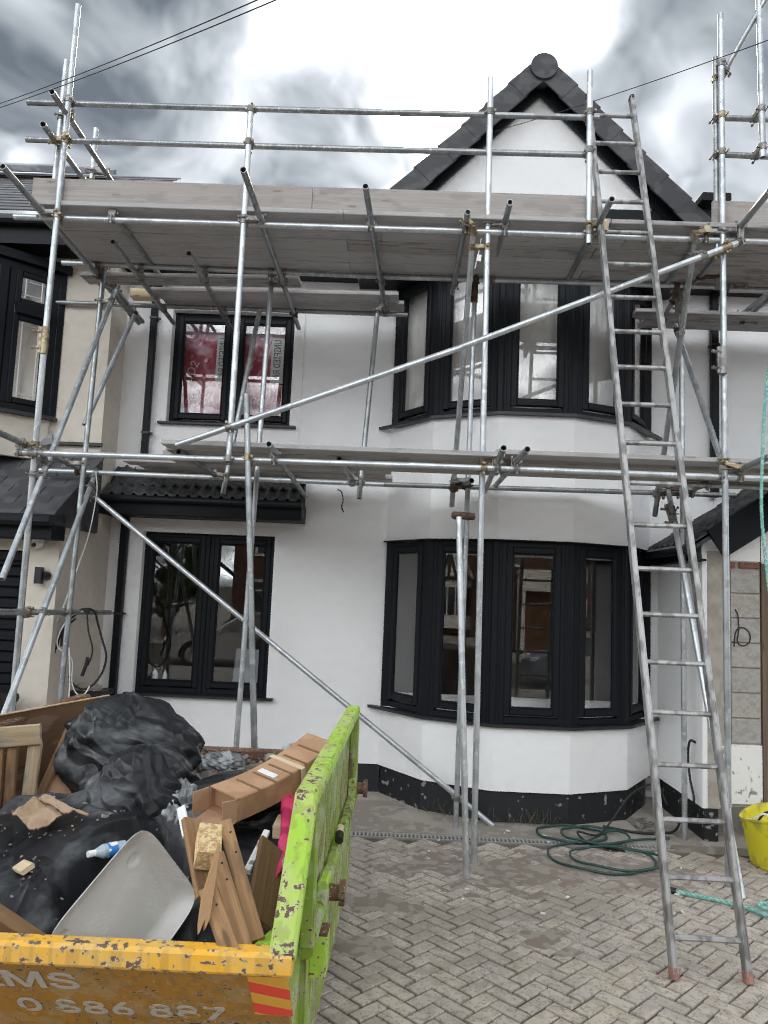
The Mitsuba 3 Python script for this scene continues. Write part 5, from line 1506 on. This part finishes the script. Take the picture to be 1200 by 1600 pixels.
mk = thing('paint_marker', 'small black tube with cream end on the ledge of the green side', 'tube')
q = SP(4.13, 0.775, 0.045)
put(mk + '__body', cyl(q + V(0, -0.03, 0), q + V(0.0, 0.02, 0.02), 0.022, 14), 'black_rubber', smooth=30)
put(mk + '__cap', cyl(q + V(0, 0.02, 0.02), q + V(0.0, 0.05, 0.05), 0.018, 14), 'pale_timber', smooth=30)

# ------------------------------------------------------------------ small things on the ground and hung about
def loop_pts(cx, cy, rx, ry, z, a0, a1, n=22, dz=0.0):
    a = np.radians(np.linspace(a0, a1, n))
    return [V(cx + rx * math.cos(q), cy + ry * math.sin(q), z + dz * i / n + 0.006 * math.sin(5 * q)) for i, q in enumerate(a)]


pts = [V(2.55, 7.2, 0.25), V(2.45, 7.22, 0.42), V(2.2, 7.1, 0.36), V(1.98, 6.95, 0.16), V(1.85, 6.9, 0.05)]
hz = loop_pts(1.65, 7.02, 0.30, 0.24, 0.016, 10, 380) + loop_pts(1.84, 6.95, 0.29, 0.23, 0.036, 40, 410) + loop_pts(1.75, 6.42, 0.42, 0.36, 0.02, 95, 420, 30) + loop_pts(1.86, 6.36, 0.37, 0.27, 0.038, 80, 470, 30) + [V(1.9, 6.7, .02), V(2.15, 6.9, .02), V(2.5, 7.0, .02)]
put('garden_hose', cable(hz, 0.0100, 10, 5), 'hose_green', smooth=True, label='dark green garden hose coiled on the paving by the bay', category='hose')
put('thin_cable', cable(pts + [V(1.7, 7.0, 0.04), V(1.75, 6.8, .01), V(2.0, 6.62, .01)], 0.009, 8), 'black_rubber', smooth=True, label='thin grey cable arching up off the hose coil', category='cable')
put('wire_scraps', trimesh.util.concatenate([cable([V(2.25 + rng.uniform(0, .4), 7.1 + rng.uniform(0, .6), .01) for _ in range(5)], 0.004, 5) for _ in range(7)]), 'fitting_steel', smooth=True, label='tangle of thin wire scraps in the corner by the plinth', category='wire', kind='stuff')
mb = MB()
for k in range(26):
    x, y = rng.uniform(0.3, 2.7), rng.uniform(5.2, 7.15); s = rng.uniform(.006, .018); a = rng.uniform(0, 3)
    mb.bar((x - s * math.cos(a), y - s * math.sin(a), s * .4 + 0.003), (x + s * math.cos(a), y + s * math.sin(a), s * .4 + .003), s, s * .7, ch=.002)
put('litter', mb, 'grimy_white', label='scattered bits of white debris on the ground by the wall', category='debris', kind='stuff')
mb = MB()
for k in range(60):
    x = rng.choice([rng.uniform(0.9, 1.65), rng.uniform(0.3, .9), rng.uniform(1.1, 1.5)])
    yb = np.interp(x, [.34, .97, 1.69], [7.6, 7.3, 7.3]) - rng.uniform(0.0, .05)
    h = rng.uniform(.03, .16); dx, dy = rng.normal(0, .05, 2)
    mb.bar((x, yb, 0), (x + dx, yb + dy * .6 - .02, h), .003, .0015, (0, -1, 0.1), .0004)
put('dry_weeds', mb, 'dry_grass', label='thin dry weeds growing along the foot of the bay plinth', category='weeds', kind='stuff')

rp = thing('rope', 'teal rope with a taped end and loose knot lying on the paving', 'rope')
put(rp + '__strands', rope([V(2.06, 5.77, .02), V(2.2, 5.70, .02), V(2.34, 5.62, .02), V(2.45, 5.545, .02), V(2.52, 5.47, .022), V(2.55, 5.40, .025), V(2.63, 5.34, .03), V(2.72, 5.35, .035), V(2.73, 5.43, .045), V(2.66, 5.52, .05), V(2.56, 5.49, .048), V(2.6, 5.42, .05), V(2.72, 5.40, .06), V(2.85, 5.45, .03), V(3.1, 5.5, .02)], 0.0145), 'rope_teal', smooth=True)
put(rp + '__taped_end', cyl(V(2.02, 5.79, .022), V(2.10, 5.75, .022), 0.021, 12), 'black_rubber', smooth=30)
put('rope', rope([(2.542, 5.200, 3.769), (2.502, 5.200, 3.407), (2.481, 5.200, 3.049), (2.473, 5.200, 2.698), (2.496, 5.200, 2.395), (2.534, 5.200, 2.012)], 0.011, 40, 75), 'rope_teal', smooth=True, label='teal rope hanging down at the right edge', category='rope')

tb = thing('builders_tub', 'big yellow flexible tub standing by the block wall at right', 'tub')
prof = [(0, 0.0), (.235, 0.0), (.25, .02), (.305, .36), (.318, .37), (.318, .385), (.30, .385), (.292, .36), (.24, .03), (0, .03)]
m = trimesh.creation.revolve(prof, sections=48)
vv = m.vertices; a = np.arctan2(vv[:, 1], vv[:, 0])
k = np.clip(vv[:, 2] / .385, 0, 1)
vv = np.stack([vv[:, 0] * (1 + .04 * k * np.cos(2 * a)), vv[:, 1] * (1 - .04 * k * np.cos(2 * a)), vv[:, 2] - .03 * k ** 4 * np.cos(2 * a + .6)], -1)
m = trimesh.Trimesh(vv + V(3.22, 6.46, 0.0), m.faces, process=False)
put(tb + '__body', m, 'tub_yellow', smooth=35)
put(tb + '__lining', trimesh.Trimesh(np.vstack([V(3.22, 6.46, .30), V(3.22, 6.46, .0) + np.stack([.285 * np.cos(np.linspace(0, 6.28, 40)), .285 * np.sin(np.linspace(0, 6.28, 40)), .29 + .02 * np.sin(np.linspace(0, 20, 40))], -1)]), [(0, i, i + 1) for i in range(1, 40)], process=False), 'tub_inside')
put('tub_wire', cable([V(2.93, 6.35, .39), V(3.0, 6.3, .44), V(3.08, 6.3, .36), V(3.15, 6.28, .43), V(3.3, 6.25, .40)], 0.008), 'white_plastic', smooth=True, label='white wire hooked over the rim of the yellow tub', category='wire')
put('tub_wire', cable([V(2.99, 6.40, .36), V(3.04, 6.38, .43), V(3.13, 6.4, .42), V(3.19, 6.42, .33)], 0.009), 'black_rubber', smooth=True, label='black wire curling inside the rim of the yellow tub', category='wire')

# cables hung over the dull tube between the houses
CY = 7.2
put('hanging_cable', cable([(-3.147, 7.000, 0.830), (-3.111, 7.050, 1.153), (-3.056, 7.080, 1.441), (-2.989, 7.100, 1.663), (-2.910, 7.120, 1.754), (-2.849, 7.140, 1.785), (-2.803, 7.150, 1.763)], 0.013), 'black_rubber', smooth=True, label='thick black cable slanting down to the left from the tube', category='cable')
put('hanging_cable', cable([(-2.917, 7.120, 1.700), (-3.006, 7.100, 1.587), (-3.017, 7.100, 1.441), (-2.987, 7.100, 1.646), (-2.860, 7.140, 1.779), (-2.781, 7.200, 1.769), (-2.755, 7.250, 1.649), (-2.701, 7.250, 1.503), (-2.653, 7.250, 1.357), (-2.677, 7.250, 1.209), (-2.746, 7.220, 1.092), (-2.824, 7.200, 1.050), (-2.909, 7.180, 1.090), (-2.945, 7.150, 1.173)], 0.010), 'black_rubber', smooth=True, label='big loop of black cable hanging right of the tube end', category='cable')
put('hanging_cable', cable([(-2.815, 7.120, 1.763), (-2.789, 7.120, 1.595), (-2.742, 7.120, 1.451), (-2.741, 7.120, 1.364), (-2.769, 7.120, 1.276)], 0.008), 'black_rubber', smooth=True, label='short black cable tail hanging from the tube', category='cable')
put('hanging_cable', cable([(-2.768, 7.100, 1.353), (-2.779, 7.100, 1.277), (-2.807, 7.100, 1.184)], 0.017), 'black_rubber', smooth=True, label='bunched black connector hanging against the wall', category='cable')
put('hanging_cable', cable([(-2.809, 7.050, 3.056), (-2.787, 7.050, 2.865), (-2.824, 7.050, 2.505), (-2.904, 7.050, 2.177), (-3.023, 7.050, 1.762), (-3.102, 7.050, 1.585), (-3.152, 7.050, 1.485)], 0.0055), 'white_plastic', smooth=True, label='long thin white cable running down from the left scaffold corner', category='cable')
put('hanging_cable', cable([(-2.843, 7.100, 1.768), (-2.938, 7.080, 1.724), (-3.018, 7.060, 1.588), (-3.035, 7.060, 1.443), (-2.913, 7.100, 1.329), (-2.896, 7.100, 1.128), (-2.848, 7.120, 1.019), (-2.790, 7.150, 1.017), (-2.767, 7.200, 1.082)], 0.006), 'white_plastic', smooth=True, label='white cable looped low beside the black loop', category='cable')
put('hanging_cable', cable([(-2.937, 7.080, 1.434), (-2.913, 7.080, 1.216), (-2.902, 7.080, 1.016), (-2.922, 7.080, 0.907)], 0.006), 'white_plastic', smooth=True, label='straight white cable hanging by the inner standard', category='cable')

# overhead wires
for i, (a, b, l) in enumerate((((-3.961, 6.500, 6.230), (-0.708, 3.400, 4.880), 'upper of the two overhead wires crossing the sky at top left'), ((-3.897, 6.400, 6.129), (-0.598, 3.300, 4.800), 'lower of the two overhead wires crossing the sky at top left'), ((0.817, 7.250, 6.675), (2.424, 4.600, 5.736), 'single overhead wire running from the gable to the right'))):
    a, b = V(a), V(b)
    P = [a + (b - a) * t - V(0, 0, 0.03 * 4 * t * (1 - t)) for t in np.linspace(0, 1, 9)]
    put('overhead_wire', cable(P, 0.0032, 6), 'black_rubber', smooth=True, label=l, category='wire')

# ------------------------------------------------------------------ across the street (mirrored in the windows)
OH = thing('brick_house_opposite', 'red brick house with hipped roof across the street', 'house')
def hip(x0, x1, y0, y1, z0, h, o=0.4):
    m = (y0 + y1) / 2; w = abs(y1 - y0) / 2
    v = [(x0 - o, y0 - o, z0), (x1 + o, y0 - o, z0), (x1 + o, y1 + o, z0), (x0 - o, y1 + o, z0), (x0 + w, m, z0 + h), (x1 - w, m, z0 + h)]
    return flip_fix(trimesh.Trimesh(v, [(0, 1, 5), (0, 5, 4), (1, 2, 5), (2, 3, 4), (2, 4, 5), (3, 0, 4), (0, 3, 2), (0, 2, 1)], process=False))


def cube_mb(*boxes):
    mb = MB()
    for lo, hi in boxes:
        mb.block(lo, hi, 0.01)
    return mb


YH = -16.5
put(OH + '__wall', cube_mb(((-6.9, YH - 8, 0), (0.6, YH, 5.2))), 'far_brick')
put(OH + '__roof', hip(-6.9, 0.6, YH - 8, YH, 5.2, 3.4), 'far_roof')
for (x0, x1, z0, z1) in ((-6.2, -4.4, .9, 2.4), (-2.3, -.3, .9, 2.4), (-6.0, -4.6, 3.4, 4.7), (-2.0, -.6, 3.4, 4.7)):
    w = numbered(OH + '__window')
    put(w + '__frame', cube_mb(((x0, YH, z0), (x0 + .1, YH + .08, z1)), ((x1 - .1, YH, z0), (x1, YH + .08, z1)), ((x0, YH, z0), (x1, YH + .08, z0 + .1)), ((x0, YH, z1 - .1), (x1, YH + .08, z1)), (((x0 + x1) / 2 - .05, YH, z0), ((x0 + x1) / 2 + .05, YH + .08, z1)), ((x0, YH, z1 - .5), (x1, YH + .07, z1 - .43))), 'white_plastic')
    put(w + '__pane', cube_mb(((x0 + .05, YH, z0 + .05), (x1 - .05, YH + .02, z1 - .05))), 'car_glass')
def street_house(x0, x1, label, gable_x=None, garage=None, m='far_brick'):
    h = thing('house_opposite', label, 'house')
    put(h + '__wall', cube_mb(((x0, YH - 8, 0), (x1, YH, 4.9))), m)
    put(h + '__roof', hip(x0, x1, YH - 8, YH, 4.9, 3.4), 'far_roof')
    for k in range(2):
        for z0, z1 in ((.9, 2.3), (3.3, 4.5)):
            c = x0 + (x1 - x0) * (0.25 + 0.5 * k)
            if garage and z0 < 1 and garage[0] - 1 < c < garage[1] + 1 or gable_x and abs(c - gable_x) < 2.2:
                continue
            w = numbered(h + '__window')
            put(w + '__frame', cube_mb(((c - .9, YH, z0), (c - .8, YH + .08, z1)), ((c + .8, YH, z0), (c + .9, YH + .08, z1)), ((c - .05, YH, z0), (c + .05, YH + .08, z1)), ((c - .9, YH, z1 - .1), (c + .9, YH + .08, z1)), ((c - .9, YH, z0), (c + .9, YH + .08, z0 + .1))), 'white_plastic')
            put(w + '__pane', cube_mb(((c - .85, YH, z0 + .05), (c + .85, YH + .02, z1 - .05))), 'car_glass')
    if gable_x:
        g = gable_x
        put(h + '__gable', place(extrude(Polygon([(g - 1.4, 3.0), (g + 1.4, 3.0), (g, 5.2)]), 0.5), (0, YH + 0.1, 0), (1, 0, 0), (0, 0, 1), (0, 1, 0)), 'white_render')
        for (a, b) in (((g - 1.5, 2.95), (g, 5.3)), ((g + 1.5, 2.95), (g, 5.3)), ((g, 3.0), (g, 5.0)), ((g - .6, 3.0), (g - .1, 4.2)), ((g + .6, 3.0), (g + .1, 4.2)), ((g - 1.5, 3.0), (g + 1.5, 3.0))):
            mb = MB(); mb.bar((a[0], YH + 0.64, a[1]), (b[0], YH + 0.64, b[1]), 0.10, 0.16, (0.3, 0, 1) if abs(a[0] - b[0]) > .1 else (1, 0, 0), 0.01)
            put(h + '__timber', mb, 'black_metal')
        put(h + '__bay', cube_mb(((g - 1, YH, 0.3), (g + 1.1, YH + .5, 1.0)), ((g - 1, YH, 2.5), (g + 1.1, YH + .5, 2.9)), ((g - 1, YH + .4, 1.0), (g - .9, YH + .5, 2.5)), ((g - .3, YH + .4, 1.0), (g - .22, YH + .5, 2.5)), ((g + .35, YH + .4, 1.0), (g + .43, YH + .5, 2.5)), ((g + 1, YH + .4, 1.0), (g + 1.1, YH + .5, 2.5))), 'white_plastic')
        put(h + '__bay__glazing', cube_mb(((g - .95, YH + .1, 1.0), (g + 1.05, YH + .42, 2.5))), 'car_glass')
    if garage:
        a, b = garage
        put(h + '__garage', cube_mb(((a, YH, 2.35), (b, YH + .9, 3.2)), ((a, YH, 0), (a + .2, YH + .85, 2.35)), ((b - .2, YH, 0), (b, YH + .85, 2.35))), 'white_render')
        put(h + '__garage__door', cube_mb(((a + .2, YH, 0), (b - .2, YH + .3, 2.35))), 'hardboard')


street_house(1.6, 12.5, 'brick house with a white garage canopy across the street', None, (5.0, 9.6))
street_house(-30.0, -20.2, 'house with half timbered gable over a white bay across the street', -24.4)
street_house(-19.5, -13.2, 'narrow brick house behind the trees across the street')
street_house(14.0, 25.0, 'brick house with half timbered gable far to the right across the street', 18.0)
street_house(27.0, 40.0, 'long brick house farther right across the street')
street_house(42.0, 56.0, 'brick house farthest right across the street')
def tree(x, y, h, r, seed, label, n=9000):
    g = np.random.default_rng(seed)
    t = thing('tree', label, 'tree', None)
    br = [cyl((x, y, -.1), (x + .1, y, h * .55), .17, 10, .09)]
    cl = []
    for k in range(26):
        th, zz = g.uniform(0, 6.28), g.uniform(.12, 1.0)
        rr_ = r * math.sqrt(max(.05, 1 - ((zz - .6) / .45) ** 2)) * g.uniform(.3, 1)
        c = V(x + rr_ * math.cos(th), y + rr_ * math.sin(th), h * zz)
        cl.append((c, g.uniform(.35, .75)))
        br.append(cyl((x, y, h * min(.5, zz * .6)), c, .05, 6, .015))
    put(t + '__trunk', trimesh.util.concatenate(br), 'bark', smooth=30)
    v, f = [], []
    for k in range(n):
        c, s = cl[int(g.integers(len(cl)))]
        d = unit(g.normal(size=3)); p = c + d * s * g.uniform(.4, 1) * V(1, 1, .8)
        a = unit(g.normal(size=3)); b = unit(np.cross(a, g.normal(size=3))); l = g.uniform(.10, .20)
        i = len(v); v += [p - a * l, p + b * l * .5, p + a * l, p - b * l * .5]; f += [(i, i + 1, i + 2), (i, i + 2, i + 3)]
    put(t + '__crown', trimesh.Trimesh(v, f, process=False), 'leaf_green')


tree(-9.0, -14.2, 6.5, 2.3, 3, 'leafy tree across the street left of the brick house')
tree(-12.3, -14.0, 7.0, 2.2, 4, 'taller leafy tree farthest left across the street')
tree(-11.0, -13.0, 4.6, 2.2, 9, 'low spreading tree by the road in front of the narrow brick house')
tree(13.2, -19.0, 9.0, 2.4, 6, 'tree rising between the houses at right across the street')


def car(x, y, paint, label, flip=1):
    """four door car side-on to the house; local x along the car, nose at -x"""
    c = thing('parked_car', label, 'car', None)
    L = 4.4
    P = lambda u, v, w: V(x + flip * u, y + v, w - 0.1)
    low = [(-2.2, .42), (-2.12, .66), (-1.85, .80), (-.95, .93), (-.82, .95), (1.55, .98), (2.05, .92), (2.18, .70), (2.16, .34), (1.8, .24), (-1.9, .22)]
    top = [(-.92, .94), (-.15, 1.40), (.25, 1.47), (.95, 1.44), (1.75, .98)]
    def loft(poly, ws):
        n = len(poly); v = []
        for (half, shrink) in ws:
            cu = sum(p[0] for p in poly) / n; cz = sum(p[1] for p in poly) / n
            v += [P(cu + (p[0] - cu) * shrink, half, cz + (p[1] - cz) * shrink) for p in poly]
        f = []
        for k in range(len(ws) - 1):
            for i in range(n):
                j = (i + 1) % n
                f += [(k * n + i, k * n + j, (k + 1) * n + j), (k * n + i, (k + 1) * n + j, (k + 1) * n + i)]
        for i in range(1, n - 1):
            f += [(0, i + 1, i), ((len(ws) - 1) * n, (len(ws) - 1) * n + i, (len(ws) - 1) * n + i + 1)]
        m = trimesh.Trimesh(v, f, process=False); m.fix_normals(); return m
    arch = Polygon(low)
    for wx in (-1.35, 1.33):
        arch = arch.difference(shapely.Point(wx, .31).buffer(.37))
    body = place(extrude(arch, 1.66), P(0, -.83, 0), (flip, 0, 0), (0, 0, 1), (0, 1, 0))
    put(c + '__body', body, paint, smooth=30)
    put(c + '__roof', loft(top, [(-.78, .9), (-.70, 1), (.70, 1), (.78, .9)]), paint, smooth=30)
    g = [(-.78, .98), (-.12, 1.34), (.25, 1.41), (.90, 1.38), (1.5, 1.0)]
    for s in (-1, 1):
        put(c + '__side_window', place(extrude(Polygon(g), .03), P(0, s * .765 - .015, 0), (flip, 0, 0), (0, 0, 1), (0, 1, 0)), 'car_glass')
    mb = MB(); mb.bar(P(-.66, 0, 1.14), P(-.28, 0, 1.36), 1.25, .03, (-.5, 0, 1), .01); put(c + '__windscreen', mb, 'car_glass')
    for wx in (-1.35, 1.33):
        for s in (-1, 1):
            w = numbered(c + '__wheel')
            put(w + '__tyre', cyl(P(wx, s * .62, .31), P(wx, s * .82, .31), .31, 28), 'black_rubber', smooth=30)
            put(w + '__rim', cyl(P(wx, s * .80, .31), P(wx, s * .835, .31), .21, 20), 'aluminium', smooth=30)
    for s in (-1, 1):
        mb = MB(); mb.bar(P(-2.12, s * .55, .68), P(-2.02, s * .72, .70), .16, .13, (0, 0, 1), .03); put(c + '__headlight', mb, 'white_plastic')
        mb = MB(); mb.bar(P(-.62, s * .80, .98), P(-.62, s * .98, 1.0), .12, .12, (0, 0, 1), .03); put(c + '__mirror', mb, paint)


car(-3.9, -4.8, 'car_silver', 'silver car parked on the road outside, mirrored in the lower left window')
car(5.6, -4.9, 'car_blue', 'blue grey car parked on the road to the right, mirrored in the bay')
